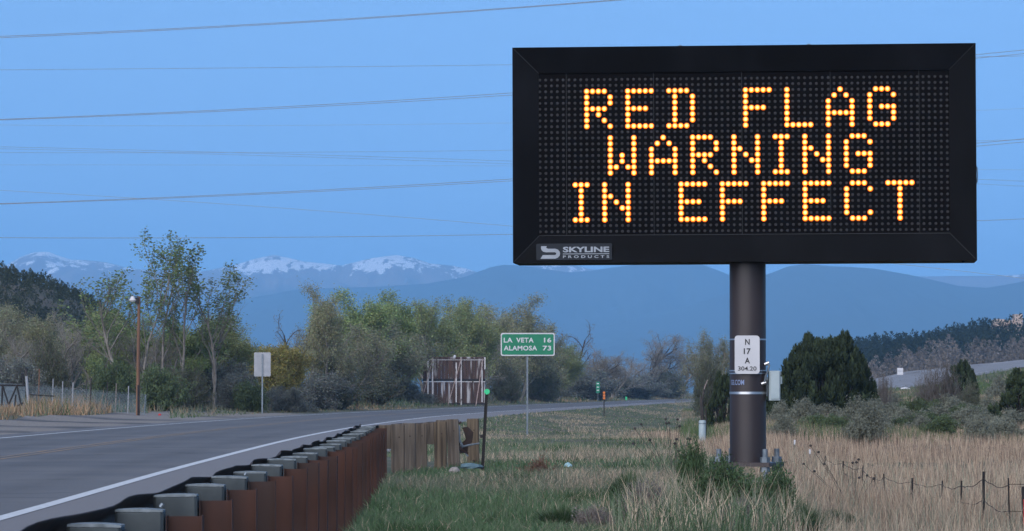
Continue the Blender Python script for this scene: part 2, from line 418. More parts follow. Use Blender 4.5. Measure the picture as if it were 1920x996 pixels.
ys_ = np.concatenate([[-400, -100, -20, 0], np.arange(5, 30, 2.5), np.arange(30, 130, 0.8), np.arange(130, 300, 2.2), np.geomspace(300, 1000, 60), np.geomspace(1050, 34000, 30)])
us = np.concatenate([np.linspace(-40, -3, 8), np.linspace(-2.5, -0.25, 16), np.linspace(-0.2, 0.2, 150), np.linspace(0.25, 2.5, 16), np.linspace(3, 40, 8)])
YY = np.repeat(ys_[:, None], len(us), 1); XX = us[None, :] * np.clip(np.abs(YY), 40, 900)
far = YY > 900; XX = np.where(far, us[None, :] * 900 * np.maximum(1, YY / 3000), XX)
ground = obj('ground', grid_mesh('ground', XX, YY, G(XX, YY), M['soil'])); tag(ground, kind='structure')

def strip(name, off0, off1, z, m, parent=None, i0=0, i1=None, n=1, jitter=0.0):
    e = EDGE[i0:i1]; nn = NORM[i0:i1]
    offs = np.linspace(off0, off1, n + 1)
    P = np.stack([e + nn * o for o in offs], 1)
    if jitter:
        P[:, 0] += nn * (jitter * (vnoise(np.arange(len(e)) * 1.0, 0 * e[:, 0], 1.7, 11) - 0.5))[:, None]
    Z = np.full(P.shape[:2], z)
    me = grid_mesh(name, P[..., 0], P[..., 1], Z, m)
    oa = me.attributes.new('offs', 'FLOAT', 'POINT'); oa.data.foreach_set('value', np.tile(offs, len(e)).astype(np.float32))
    return obj(name, me, parent)
road = strip('road', ROAD_R, ROAD_L, 0.0, M['asphalt'], n=10); tag(road, kind='structure')
M['shoulder'] = mat('pinkish_shoulder_asphalt', (0.15, 0.145, 0.15), (0.19, 0.182, 0.185), scale=70, rough=0.9, bump=0.3, detail=3)
strip('paved_shoulder', ROAD_R + 0.02, -0.05, 0.004, M['shoulder'], road)
strip('edge_line', -0.08, 0.09, 0.009, M['paint_white'], road)
strip('edge_line', 7.7, 7.84, 0.005, M['paint_white'], road)
strip('centre_line', 3.75, 3.87, 0.005, M['paint_yellow'], road)
strip('centre_line', 4.02, 4.14, 0.005, M['paint_yellow'], road)
sh = strip('gravel_shoulder', ROAD_L - 0.3, ROAD_L + 5.5, -0.004, M['gravel'], i0=14, i1=95, n=5, jitter=0); tag(sh, kind='structure')
_me = sh.data; _co = np.empty(len(_me.vertices) * 3, np.float32); _me.vertices.foreach_get('co', _co); _co = _co.reshape(-1, 3)
_s = road_signed(_co[:, 0], _co[:, 1]); _co[:, 2] = np.where(_s > ROAD_L, np.maximum(G(_co[:, 0], _co[:, 1]) + 0.03, 0.0), -0.004)
_me.vertices.foreach_set('co', _co.ravel()); _me.update()

# highway climbing the slope on the right
M['faded_line'] = mat('faded_line', (0.30, 0.30, 0.31), rough=0.9)
RR = [(1560, 385, 12), (1600, 374, 24), (1640, 352, 46), (1700, 344, 55), (1760, 346, 54), (1825, 360, 40), (1920, 371, 29), (2100, 372, 28), (2400, 372, 28)]
def right_road():
    pa = RR
    pts = np.array([(px, d, w) for px, d, w in pa], float)
    t = np.linspace(0, len(pa) - 1, 90)
    px = np.interp(t, range(len(pa)), pts[:, 0]); d = np.interp(t, range(len(pa)), pts[:, 1]); w = np.interp(t, range(len(pa)), pts[:, 2])
    rows = [d + w * k / 10.0 for k in range(11)]
    Y = np.stack(rows, 1); X = ((px - 960) / F * d)[:, None] + 0 * Y
    Z = G(X, Y) + 0.06
    m = mat('pale_asphalt', (0.17, 0.17, 0.18), (0.21, 0.21, 0.22), scale=0.6, rough=0.9, stretch=(0.15, 1, 1))
    o = obj('distant_road', grid_mesh('distant_road', X, Y, Z, m)); tag(o, kind='structure')
    for k in (1.2, 8.4):
        Yl = np.stack([d + w * k / 10, d + w * (k + 0.35) / 10], 1); Xl = X[:, :2]
        obj('edge_line', grid_mesh('edge_line', Xl, Yl, G(Xl, Yl) + 0.068, M['faded_line']), o)
right_road()

# ------------------------------------------------------------------ mountains and hills
def mtn_mat(name, forest, rock, snow_z, snow_amp, rock_z):
    m, nt, b = new_mat(name); b.inputs['Roughness'].default_value = 0.95; b.inputs['Specular IOR Level'].default_value = 0.05
    L = nt.links.new
    ge = nt.nodes.new('ShaderNodeNewGeometry'); sp = nt.nodes.new('ShaderNodeSeparateXYZ'); L(ge.outputs['Position'], sp.inputs[0])
    def nz(scale, st=(1, 1, 1), det=8):
        mp = nt.nodes.new('ShaderNodeMapping'); mp.inputs['Scale'].default_value = st; L(ge.outputs['Position'], mp.inputs[0])
        n = nt.nodes.new('ShaderNodeTexNoise'); n.inputs['Scale'].default_value = scale; n.inputs['Detail'].default_value = det; n.inputs['Roughness'].default_value = 0.62
        L(mp.outputs[0], n.inputs[0]); return n.outputs[0]
    def lin(a, mul, add):
        x = nt.nodes.new('ShaderNodeMath'); x.operation = 'MULTIPLY_ADD'; L(a, x.inputs[0]); x.inputs[1].default_value = mul; x.inputs[2].default_value = add; return x.outputs[0]
    def add(a, b_):
        x = nt.nodes.new('ShaderNodeMath'); L(a, x.inputs[0]); L(b_, x.inputs[1]); return x.outputs[0]
    def mr(a, lo, hi):
        x = nt.nodes.new('ShaderNodeMapRange'); x.interpolation_type = 'SMOOTHSTEP'; L(a, x.inputs[0]); x.inputs[1].default_value = lo; x.inputs[2].default_value = hi; return x.outputs[0]
    def mix(f, a, b_):
        x = nt.nodes.new('ShaderNodeMix'); x.data_type = 'RGBA'; L(f, x.inputs[0])
        for k, v in ((6, a), (7, b_)):
            if isinstance(v, tuple): x.inputs[k].default_value = (*v, 1)
            else: L(v, x.inputs[k])
        return x.outputs[2]
    z = sp.outputs[2]
    hn_ = add(z, lin(nz(0.006), 200, -100))
    base = mix(mr(hn_, rock_z - 60, rock_z + 60), forest, rock)
    base = mix(lin(nz(0.02), 0.8, -0.1), base, tuple(x * 0.75 for x in rock)) if False else base
    if snow_z:
        cf, mf, ff = snow_amp
        sn = add(add(z, lin(nz(0.0042, (1, 0.35, 0.6)), cf, -cf / 2)), add(lin(nz(0.013, (1, 0.25, 0.45), 5), mf, -mf / 2), lin(nz(0.045, (1, 0.3, 0.22), 4), ff, -ff / 2)))
        base = mix(mr(sn, snow_z - 10, snow_z + 10), base, (0.80, 0.82, 0.86))
    L(base, b.inputs['Base Color']); return m

def ridge(name, pts, D, m, depth=5000, base_py=742, seed=0, amp=60, step=5, rough=2.5):
    pts = sorted(pts); px = np.arange(-900, 2860, step, dtype=float)
    py = np.interp(px, [p[0] for p in pts], [p[1] for p in pts])
    rows = 44; X = np.zeros((rows + 6, len(px))); Y = X.copy(); Z = X.copy()
    for j in range(rows + 6):
        v = (j - 6) / (rows - 1)
        for i in range(len(px)):
            x = (px[i] - 960) / F * D; y = D - v * depth
            zt = wz(py[i] - rough * 1.0, D) - CAMZ
            if v <= 0: base = zt * (1 + v * 2.2)
            else: base = zt * (1 - v) ** 1.15
            q = Vector((x * 0.0019 + seed * 7.3, y * 0.0009, seed * 3.1))
            n = mnoise.fractal(q, 1.0, 2.1, 6)
            rg = abs(mnoise.fractal(Vector((x * 0.0026 + seed, y * 0.0008, 5.0)), 0.9, 2.2, 5))
            env = min(1.0, abs(v) * 5 + 0.26) * max(0.0, 1 - max(v, 0)) ** 0.5
            X[j, i] = x; Y[j, i] = y
            Z[j, i] = max(base + amp * n * env - amp * 2.2 * (rg - 0.25) * env * min(1, abs(v) * 4), -2)
    o = obj(name, grid_mesh(name, X, Y, Z, m)); tag(o, kind='structure'); return o

snowy = mtn_mat('snowy_mountain', (0.045, 0.058, 0.055), (0.20, 0.165, 0.16), 500, (240, 350, 280), 355)
blue = mtn_mat('forested_mountain', (0.05, 0.06, 0.055), (0.10, 0.09, 0.08), 0, 0, 520)
ridge('mountains', [(-900, 520), (-300, 500), (-100, 505), (0, 505), (35, 487), (62, 478), (90, 476), (112, 483), (135, 489), (160, 489), (200, 494), (240, 508), (300, 512), (360, 514), (420, 500), (450, 492), (485, 482), (512, 476), (535, 482), (570, 490), (600, 494), (640, 500), (665, 495), (700, 487), (745, 483), (775, 487), (805, 497), (850, 500), (880, 506), (905, 515), (950, 508), (1000, 500), (1060, 497), (1085, 503), (1150, 514), (1300, 520), (1700, 520), (2860, 500)], 15500, snowy, depth=3300, seed=1, amp=62)
ridge('mountains', [(-900, 600), (300, 590), (420, 570), (560, 545), (700, 540), (800, 535), (870, 522), (920, 503), (945, 498), (975, 499), (1020, 506), (1070, 514), (1110, 511), (1180, 500), (1240, 492), (1290, 490), (1330, 503), (1365, 517), (1420, 530), (1600, 560), (2000, 560), (2860, 560)], 13200, blue, depth=3200, seed=2, amp=30)
ridge('mountains', [(-900, 690), (900, 650), (1250, 590), (1380, 545), (1440, 516), (1478, 502), (1512, 497), (1550, 500), (1600, 503), (1640, 506), (1700, 515), (1760, 528), (1800, 537), (1850, 541), (1885, 536), (1920, 530), (2100, 515), (2860, 540)], 11500, blue, depth=3200, seed=3, amp=18)

def hill(name, D, prof, m, depth=160, px0=-500, px1=500, base=740, n=90):
    px = np.linspace(px0, px1, n); py = np.interp(px, [p[0] for p in prof], [p[1] for p in prof])
    rows = 26; v = np.linspace(-0.6, 1, rows)
    X = ((px - 960) / F * D)[None, :] + 0 * v[:, None]; Y = D - v[:, None] * depth + 0 * X
    zt = wz(py, D)[None, :]
    sh_ = np.where(v < 0, 1 - (v / 0.6) ** 2, 1 - v ** 1.3)[:, None]
    Z = zt * sh_ + 1.2 * (vnoise(X, Y, 22, 8) - 0.5) - 1.5
    o = obj(name, grid_mesh(name, X, Y, Z, m)); tag(o, kind='structure'); return X, Y, Z
M['hill_soil'] = mat('dry_hillside', (0.12, 0.095, 0.07), (0.075, 0.07, 0.045), scale=0.08, rough=0.95)
LH = hill('hill', 620, [(-900, 380), (-300, 430), (-60, 480), (0, 499), (60, 512), (110, 530), (150, 552), (200, 590), (260, 640), (330, 700), (420, 736)], M['hill_soil'], depth=230, px0=-900, px1=420)
RH = hill('hill', 1150, [(1350, 745), (1450, 700), (1540, 662), (1620, 652), (1680, 652), (1720, 648), (1760, 637), (1820, 622), (1870, 619), (1920, 614), (2100, 590), (2700, 560)], M['hill_soil'], depth=480, px0=1350, px1=2700, n=120)

# ------------------------------------------------------------------ foliage builders
def quads(P, A, B):
    """leaf quads centred at P with half-axes A, B"""
    n = len(P); V = np.empty((n, 4, 3)); V[:, 0] = P - A; V[:, 1] = P + B * 0.9; V[:, 2] = P + A; V[:, 3] = P - B * 0.9
    return V.reshape(-1, 3), np.arange(4 * n).reshape(n, 4)
def unit(v): return v / np.maximum(np.linalg.norm(v, axis=-1, keepdims=True), 1e-9)
def rdir(r, n): return unit(r.normal(size=(n, 3)))

class Tubes:
    def __init__(s): s.V = []; s.Q = []; s.n = 0
    def add(s, pts, rad, k=3):
        pts = np.asarray(pts, float); m = len(pts)
        t = unit(np.gradient(pts, axis=0)); ref = np.array([0.31, 0.77, 0.55]); a = unit(np.cross(t, ref)); b = np.cross(t, a)
        w = 2 * np.pi * np.arange(k) / k
        ring = pts[:, None] + (a[:, None] * np.cos(w)[None, :, None] + b[:, None] * np.sin(w)[None, :, None]) * np.asarray(rad)[:, None, None]
        s.V.append(ring.reshape(-1, 3)); i = np.arange(m * k).reshape(m, k) + s.n
        j = np.roll(i, -1, 1)
        s.Q.append(np.stack([i[:-1], j[:-1], j[1:], i[1:]], -1).reshape(-1, 4)); s.n += m * k
    def get(s): return np.concatenate(s.V), np.concatenate(s.Q)

def tree_mesh(name, seed, H=9.0, W=5.0, stems=3, spread=0.35, levels=3, kids=(8, 7, 6), up=0.25, leaf=0.07, nleaf=9, lc=(0.10, 0.13, 0.06), lv=0.3, twig=(0.10, 0.09, 0.08), bare=0.25, trunk_r=0.16, bark='bark', start=0.2, scatter=0.22, wander=0.22):
    """returns (trunk mesh, crown mesh) of unit-height-H tree standing at the origin"""
    r = np.random.default_rng(seed); T = Tubes(); C = Tubes(); LP = []
    def branch(p, d, L, rad, lev):
        n = (6, 5, 4, 3)[min(lev, 3)]; pts = [p]; q = p.copy(); d = d.copy()
        for i in range(n):
            d = unit(d + r.normal(size=3) * wander + np.array([0, 0, up * (0.5 if lev else 0.7)]))
            q = q + d * L / n; pts.append(q)
        pts = np.array(pts); rr = np.linspace(rad, rad * 0.45, n + 1)
        (T if lev <= 1 else C).add(pts, rr, 6 if lev == 0 else (4 if lev == 1 else 3))
        if lev >= levels: 
            if r.random() > bare: LP.append(pts[1:])
            return
        nk = kids[min(lev, len(kids) - 1)]
        for k in range(nk):
            f = (start if lev == 0 else 0.15) + (1 - (start if lev == 0 else 0.15)) * (k + r.random()) / nk
            f = min(f, 0.999); i = int(f * n); w = f * n - i; pos = pts[i] * (1 - w) + pts[min(i + 1, n)] * w
            dd = unit(pts[min(i + 1, n)] - pts[i]); side = unit(np.cross(dd, rdir(r, 1)[0]))
            ang = r.uniform(0.45, 0.95)
            nd = unit(dd * math.cos(ang) + side * math.sin(ang) * (W / H * 1.5))
            branch(pos, nd, L * r.uniform(0.34, 0.55) * (1.15 - 0.45 * f), max(rad * 0.5 * (1 - 0.5 * f), 0.006), lev + 1)
        if lev >= 1 and r.random() > bare: LP.append(pts[-2:])
    for s in range(stems):
        a = 2 * math.pi * (s + r.random() * 0.7) / stems
        tilt = spread * r.uniform(0.5, 1.2)
        d = unit(np.array([math.cos(a) * tilt, math.sin(a) * tilt, 1.0]))
        branch(np.array([math.cos(a), math.sin(a), 0]) * 0.12, d, H * r.uniform(0.72, 0.95), trunk_r * r.uniform(0.7, 1.0), 0)
    tv, tq = T.get()
    cv, cq = C.get(); tw = np.array(twig) * r.uniform(0.75, 1.2, (len(cv), 1))
    V = [cv]; Q = [cq]; colr = [tw]
    if nleaf and LP:
        base = np.concatenate(LP); n = len(base) * nleaf
        P = np.repeat(base, nleaf, 0) + r.normal(size=(n, 3)) * scatter
        a = rdir(r, n); a[:, 2] *= 0.8; b = unit(np.cross(a, rdir(r, n)))
        s = leaf * r.uniform(0.6, 1.3, (n, 1))
        lvv, lq = quads(P, a * s, b * s * 0.6)
        cl = np.repeat(r.uniform(1 - lv, 1 + lv, (len(base), 1)), nleaf, 0) * r.uniform(0.8, 1.2, (n, 1)) * np.array(lc)
        cl = cl * (1 + r.normal(size=(n, 3)) * 0.07)
        V.append(lvv); Q.append(lq + len(cv)); colr.append(np.repeat(np.clip(cl, 0.005, 1), 4, 0))
    V = np.concatenate(V); zmax = V[:, 2].max(); sc_ = H / zmax
    wx_ = np.percentile(np.abs(V[:, :2]), 97); sw = (W / 2) / wx_
    S = np.array([sw, sw, sc_])
    tm = np_mesh(name + '_trunk', tv * S, [tq], [M[bark]], smooth=True)
    cm = np_mesh(name + '_crown', V * S, [np.concatenate(Q)], [M['leaf']], col=np.concatenate(colr))
    return tm, cm, H, W

def juniper_mesh(name, seed, H, W, tufts=230, n=110, lc=(0.040, 0.055, 0.028), spike=0.085, tops=((-0.17, 0.93), (0.20, 1.0), (0.03, 0.86))):
    r = np.random.default_rng(seed); P = []; D = []; K = []; T = Tubes()
    for k in range(tufts):
        a = r.uniform(0, 2 * np.pi); z = r.random() ** 0.85
        env = W / 2 * 1.12 * (0.80 + 0.28 * math.sin(math.pi * min(1, z * 1.25 + 0.08))) * (1 - max(0, z - 0.50) ** 1.7 * 2.4)
        env *= 0.80 + 0.40 * float(vnoise(np.array([a * 1.7 + 9]), np.array([z * 3.5]), 1.0, seed)[0])
        q = math.sqrt(r.uniform(0.25, 1.0)) * max(env, 0.08)
        x, y = math.cos(a) * q, math.sin(a) * q
        top = max(h * math.exp(-((x / W - c) / 0.17) ** 2) for c, h in tops); lim = H * max(0.85 * (1 - (q / (W * 0.60)) ** 4), top)
        zc = min(z * H, lim * r.uniform(0.86, 1.0)); tall = H * r.uniform(0.08, 0.13); rad = tall * r.uniform(0.42, 0.62)
        u = r.random(n); th = r.uniform(0, 2 * np.pi, n); rr_ = rad * np.sin(np.pi * (0.15 + 0.85 * u) ** 0.8) * r.uniform(0.4, 1, n)
        lean = np.array([x, y, 0]) * 0.35 / W
        c = np.array([x, y, max(zc - tall * 0.7, 0.03 * H)])
        P.append(c + np.stack([np.cos(th) * rr_, np.sin(th) * rr_, u * tall], 1) + lean * (u * tall)[:, None])
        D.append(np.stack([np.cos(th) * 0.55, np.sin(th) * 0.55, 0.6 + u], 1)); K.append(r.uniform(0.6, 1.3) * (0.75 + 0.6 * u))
        if k % 9 == 0: T.add(np.array([[x * 0.15, y * 0.15, 0], [x * 0.6, y * 0.6, zc * 0.5], [x, y, zc]]), [0.07, 0.04, 0.012], 5)
    P = np.concatenate(P); D = unit(np.concatenate(D) + r.normal(size=P.shape) * 0.35); m = len(P)
    s = spike * r.uniform(0.6, 1.35, (m, 1)); b = unit(np.cross(D, rdir(r, m)))
    V, Q = quads(P, D * s, b * s * 0.32)
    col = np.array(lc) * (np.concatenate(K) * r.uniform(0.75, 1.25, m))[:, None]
    tv, tq = T.get()
    return np_mesh(name + '_trunk', tv, [tq], [M['bark_dark']], smooth=True), np_mesh(name + '_crown', V, [Q], [M['leaf']], col=np.repeat(col, 4, 0)), H, W

def shrub_mesh(name, seed, H, W, n_st=150, leaf=0.035, nl=26, lc=(0.11, 0.13, 0.10), twig=(0.10, 0.085, 0.07), dens=1.0, thin=0.005, upright=0.6):
    r = np.random.default_rng(seed); C = Tubes(); LP = []
    for k in range(n_st):
        a = r.uniform(0, 2 * np.pi); el = r.uniform(0.12, 1.0) ** (1 - 0.5 * upright)
        lump = 0.55 + 0.8 * float(vnoise(np.array([a * 1.6]), np.array([el * 3.0]), 1.0, seed)[0])
        tip = np.array([math.cos(a) * W / 2 * math.cos(el * 1.45), math.sin(a) * W / 2 * math.cos(el * 1.45), H * math.sin(el * 1.5)]) * lump * r.uniform(0.75, 1.08)
        b0 = np.array([math.cos(a), math.sin(a), 0]) * W * 0.12 * r.random()
        mid = b0 * 0.5 + tip * 0.5 + r.normal(size=3) * 0.06 * H + np.array([0, 0, 0.06 * H])
        pts = np.array([b0, (b0 + mid) / 2, mid, (mid + tip) / 2 + r.normal(size=3) * 0.02 * H, tip])
        C.add(pts, np.linspace(thin * 1.8, thin * 0.6, 5), 3)
        for q in range(3):
            i = r.integers(1, 4); d = r.normal(size=3) * 0.12 * H + np.array([0, 0, 0.1 * H])
            C.add(np.array([pts[i], pts[i] + d * 0.5, pts[i] + d]), np.array([thin, thin * 0.7, thin * 0.4]), 3); LP.append(pts[i] + d * 0.8)
        LP += [pts[3], pts[4], pts[2]]
    cv, cq = C.get(); V = [cv]; Q = [cq]; col = [np.array(twig) * r.uniform(0.7, 1.3, (len(cv), 1))]
    if nl:
        base = np.array(LP); n = len(base) * nl; n = int(n * dens)
        idx = r.integers(0, len(base), n); P = base[idx] + r.normal(size=(n, 3)) * 0.055 * H; P[:, 2] = np.maximum(P[:, 2], 0.01)
        A = rdir(r, n); A[:, 2] = np.abs(A[:, 2]) + 0.3; A = unit(A); B = unit(np.cross(A, rdir(r, n))); s = leaf * r.uniform(0.6, 1.4, (n, 1))
        lv, lq = quads(P, A * s, B * s * 0.4); V.append(lv); Q.append(lq + len(cv))
        tone = (0.72 + 0.56 * vnoise(P[:, 0] * 6 / H + 9, P[:, 2] * 6 / H + P[:, 1] * 3 / H, 1.0, seed + 3))[:, None]
        col.append(np.repeat(np.array(lc) * tone * r.uniform(0.8, 1.2, (n, 1)), 4, 0))
    return np_mesh(name, np.concatenate(V), [np.concatenate(Q)], [M['leaf']], col=np.concatenate(col)), H, W

# hillside woods that read as one mass
def wood(name, X, Y, Z, n, size, lc, label, seed, keep, nl=170, leaf=0.42):
    r = np.random.default_rng(seed); Vs = []; Qs = []; Cs = []; off = 0; ny, nx = Z.shape; cnt = 0
    while cnt < n:
        j = r.random() * (ny - 1.001); i = r.random() * (nx - 1.001); jj, ii = int(j), int(i)
        x, y, z = X[jj, ii] + (X[jj, ii + 1] - X[jj, ii]) * (i - ii), Y[jj, ii] + (Y[jj + 1, ii] - Y[jj, ii]) * (j - jj), Z[jj, ii]
        px = 960 + F * x / y; cnt += 1
        if not keep(px, y, j / ny, r): continue
        s = size * r.uniform(0.6, 1.25); m = nl
        th = r.uniform(0, 2 * np.pi, m); zz = r.random(m); rr_ = s * 0.42 * np.sin(np.pi * (0.15 + 0.85 * zz) ** 0.7) * r.uniform(0.4, 1, m) ** 0.5 * (0.7 + 0.6 * vnoise(th * 1.5, zz * 4 + cnt, 1.0, seed))
        P = np.stack([x + np.cos(th) * rr_, y + np.sin(th) * rr_, z + zz * s * r.uniform(0.9, 1.15)], 1)
        D = unit(np.stack([np.cos(th), np.sin(th), 0.9 + 0 * th], 1) + r.normal(size=(m, 3)) * 0.4); B = unit(np.cross(D, rdir(r, m)))
        ls = leaf * r.uniform(0.6, 1.3, (m, 1)); V, Q = quads(P, D * ls, B * ls * 0.5)
        Vs.append(V); Qs.append(Q + off); off += len(V)
        Cs.append(np.repeat(np.array(lc) * r.uniform(0.7, 1.35) * r.uniform(0.75, 1.25, (m, 1)), 4, 0))
    o = obj(name, np_mesh(name, np.concatenate(Vs), [np.concatenate(Qs)], [M['leaf']], col=np.concatenate(Cs)))
    return tag(o, label, kind='stuff')
wood('hillside_wood', *LH, 7000, 1.8, (0.042, 0.048, 0.024), 'dark juniper wood covering the steep hill beyond the fence', 31, lambda px, y, v, r: -60 < px < 330 and v < 0.8, nl=56, leaf=0.19)
wood('hillside_wood', *RH, 7500, 4.5, (0.026, 0.036, 0.024), 'dark juniper wood along the far ridge below the house', 32, lambda px, y, v, r: 1590 < px < 1960 and v < 0.66 and not (1855 < px < 1925 and 0.15 < v < 0.38), nl=70, leaf=0.36)
wood('hillside_brush', *RH, 5200, 5.5, (0.145, 0.125, 0.110), 'grey leafless brush on the slope above the climbing highway', 33, lambda px, y, v, r: 1590 < px < 1960 and v > 0.64, nl=100, leaf=0.34)

# ------------------------------------------------------------------ message sign
S = 43.62 / F        # metres per photo pixel at the sign
PX0, D0 = 1402.0, 44.0
sx, sy = wx(PX0, D0), D0
ROTZ = R(-4.5)
gz = 0.0
vms = thing('message_sign', 'large black electronic message sign with amber lettering on one thick brown pole', 'message sign', (sx, sy, gz), (0, 0, 0))
head_rot = Matrix.Rotation(ROTZ, 4, 'Z') @ Matrix.Rotation(R(0.18), 4, 'Y').inverted()
def hx(px): return (px - PX0) * S / math.cos(ROTZ)
def hz_(py): return CAMZ + (HZ - py) * S
HC = Vector((0, 0, hz_(290)))
def place_head(o):
    o.matrix_parent_inverse = Matrix.Identity(4)
    o.matrix_local = Matrix.Translation(HC) @ head_rot @ Matrix.Translation(-HC)
    return o
X0, X1, Z0, Z1 = hx(963), hx(1829), hz_(491), hz_(84.5)
IX0, IX1, IZ0, IZ1 = hx(1012), hx(1780), hz_(440), hz_(133)
YF, YI = -0.42, -0.375        # front rim, recessed face
b = MB(); b.box(((X0 + X1) / 2, 0.06, (Z0 + Z1) / 2), (X1 - X0, 0.90 - 0.02, Z1 - Z0))
b = MB()
b.add([(X0, YF, Z0), (X1, YF, Z0), (X1, YF, Z1), (X0, YF, Z1), (X0, 0.5, Z0), (X1, 0.5, Z0), (X1, 0.5, Z1), (X0, 0.5, Z1)], [(4, 5, 6, 7)[::-1][::-1], (0, 4, 7, 3), (1, 2, 6, 5), (3, 7, 6, 2), (0, 1, 5, 4)])
place_head(b.build('housing', M['black_metal'], vms))
rim = 0.012
def trap(a, b_, c, d): 
    return MB().add([a, b_, c, d, *[(p[0], p[1] + 0.02, p[2]) for p in (a, b_, c, d)]], [(0, 1, 2, 3), (7, 6, 5, 4), (0, 4, 5, 1), (1, 5, 6, 2), (2, 6, 7, 3), (3, 7, 4, 0)])
O = [(X0, YF - 0.003, Z0), (X1, YF - 0.003, Z0), (X1, YF - 0.003, Z1), (X0, YF - 0.003, Z1)]
I = [(IX0, YI, IZ0), (IX1, YI, IZ0), (IX1, YI, IZ1), (IX0, YI, IZ1)]
for a in range(4):
    c = (a + 1) % 4
    place_head(trap(O[a], O[c], I[c], I[a]).build('bezel_panel', M['black_metal'], vms))
    # thin mitre strip along each corner
    e = Vector(I[a]) - Vector(O[a]); p0 = Vector(O[a]) + e * 0.04 + Vector((0, -0.002, 0)); p1 = Vector(I[a]) + Vector((0, -0.002, 0))
    place_head(MB().tube([p0, p1], 0.0045, 5).build('mitre_seam', M['seam'], vms))
# display modules between the seams
seams = [1007, 1063.6, 1227.9, 1393, 1558.3, 1723.6, 1786]
YP = YI + 0.018
mods = []
for a, c in zip(seams[:-1], seams[1:]):
    mo = MB().box(((hx(a) + hx(c)) / 2, YP + 0.03, (IZ0 + IZ1) / 2), (hx(c) - hx(a) - 0.006, 0.06, IZ1 - IZ0 + 0.02)).build('display_module', M['panel_black'], vms)
    place_head(mo); mods.append(mo)
for a in seams[1:-1]:
    place_head(MB().box((hx(a), YP - 0.001, (IZ0 + IZ1) / 2), (0.006, 0.006, IZ1 - IZ0)).build('module_seam', M['seam'], vms))
place_head(MB().box(((IX0 + IX1) / 2, YI - 0.002, IZ0 + 0.004), (IX1 - IX0, 0.006, 0.007)).build('module_seam', M['seam'], vms))
FONT = {'R': '1111.|1...1|1...1|1111.|1.1..|1..1.|1...1', 'E': '11111|1....|1....|1111.|1....|1....|11111', 'D': '1111.|.1..1|.1..1|.1..1|.1..1|.1..1|1111.',
        'F': '11111|1....|1....|1111.|1....|1....|1....', 'L': '1....|1....|1....|1....|1....|1....|11111', 'A': '..1..|.1.1.|1...1|1...1|11111|1...1|1...1',
        'G': '.111.|1...1|1....|1.111|1...1|1...1|.111.', 'W': '1...1|1...1|1...1|1.1.1|1.1.1|11.11|1...1', 'N': '1...1|1...1|11..1|1.1.1|1..11|1...1|1...1',
        'I': '111|.1.|.1.|.1.|.1.|.1.|111', 'C': '.111.|1...1|1....|1....|1....|1...1|.111.', 'T': '11111|..1..|..1..|..1..|..1..|..1..|..1..'}
LINES = [(2, [('R', 8), ('E', 15), ('D', 22), ('F', 35), ('L', 42), ('A', 49), ('G', 56)]),
         (10, [('W', 12), ('A', 19), ('R', 26), ('N', 33), ('I', 40), ('N', 45), ('G', 52)]),
         (18, [('I', 6), ('N', 11), ('E', 24), ('F', 31), ('F', 38), ('E', 45), ('C', 52), ('T', 59)])]
lit = set()
for r0, ls in LINES:
    for ch, c0 in ls:
        for rr, row in enumerate(FONT[ch].split('|')):
            for cc, v in enumerate(row):
                if v == '1': lit.add((r0 + rr, c0 + cc))
def led_pos(rw, cl): return hx(1013.8 + 11.04 * cl), hz_(145.8 + 11.02 * rw)
ml = MB()
def disc(mb, r0, y0, r1, y1, n=8, cx=0, cz=0, cap=True):
    o = [(cx + r0 * math.cos(2 * math.pi * k / n + 0.39), y0, cz + r0 * math.sin(2 * math.pi * k / n + 0.39)) for k in range(n)]
    i = [(cx + r1 * math.cos(2 * math.pi * k / n + 0.39), y1, cz + r1 * math.sin(2 * math.pi * k / n + 0.39)) for k in range(n)]
    fs = [(k, (k + 1) % n, n + (k + 1) % n, n + k) for k in range(n)]
    if cap: fs.append(tuple(range(n, 2 * n)))
    mb.add(o + i, fs)
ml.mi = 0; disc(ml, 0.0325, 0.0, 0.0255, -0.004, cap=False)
ml.mi = 1; disc(ml, 0.0255, -0.004, 0.0165, -0.010, cap=False)
ml.mi = 2; disc(ml, 0.0165, -0.010, 0.008, -0.014)
led_me = ml.mesh('led', [M['led_halo'], M['led_lens'], M['led_core']])
lit_l = sorted(lit)
Mh = Matrix.Translation(HC) @ head_rot @ Matrix.Translation(-HC)
LIT_MAX = 300
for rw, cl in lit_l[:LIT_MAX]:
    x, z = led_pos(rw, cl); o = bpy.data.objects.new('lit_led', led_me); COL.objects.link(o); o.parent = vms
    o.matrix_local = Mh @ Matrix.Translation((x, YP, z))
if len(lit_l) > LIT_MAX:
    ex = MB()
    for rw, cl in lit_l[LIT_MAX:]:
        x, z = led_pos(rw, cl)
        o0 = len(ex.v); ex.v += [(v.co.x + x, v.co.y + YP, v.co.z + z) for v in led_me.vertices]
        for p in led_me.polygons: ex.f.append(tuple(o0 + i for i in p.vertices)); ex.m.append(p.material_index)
    o = place_head(ex.build('lit_led_row', [M['led_halo'], M['led_lens'], M['led_core']], vms)); o['kind'] = 'stuff'
un = MB()
for rw in range(27):
    for cl in range(70):
        if (rw, cl) in lit: continue
        x, z = led_pos(rw, cl); disc(un, 0.0175, YP, 0.012, YP - 0.006, n=6, cx=x, cz=z)
o = place_head(un.build('unlit_led_field', M['led_off'], vms)); o['kind'] = 'stuff'
# maker's plate
pl = MB().prism(rrect(hx(1007), hx(1149), hz_(486), hz_(455), 0.012), YF - 0.006, YF + 0.006)
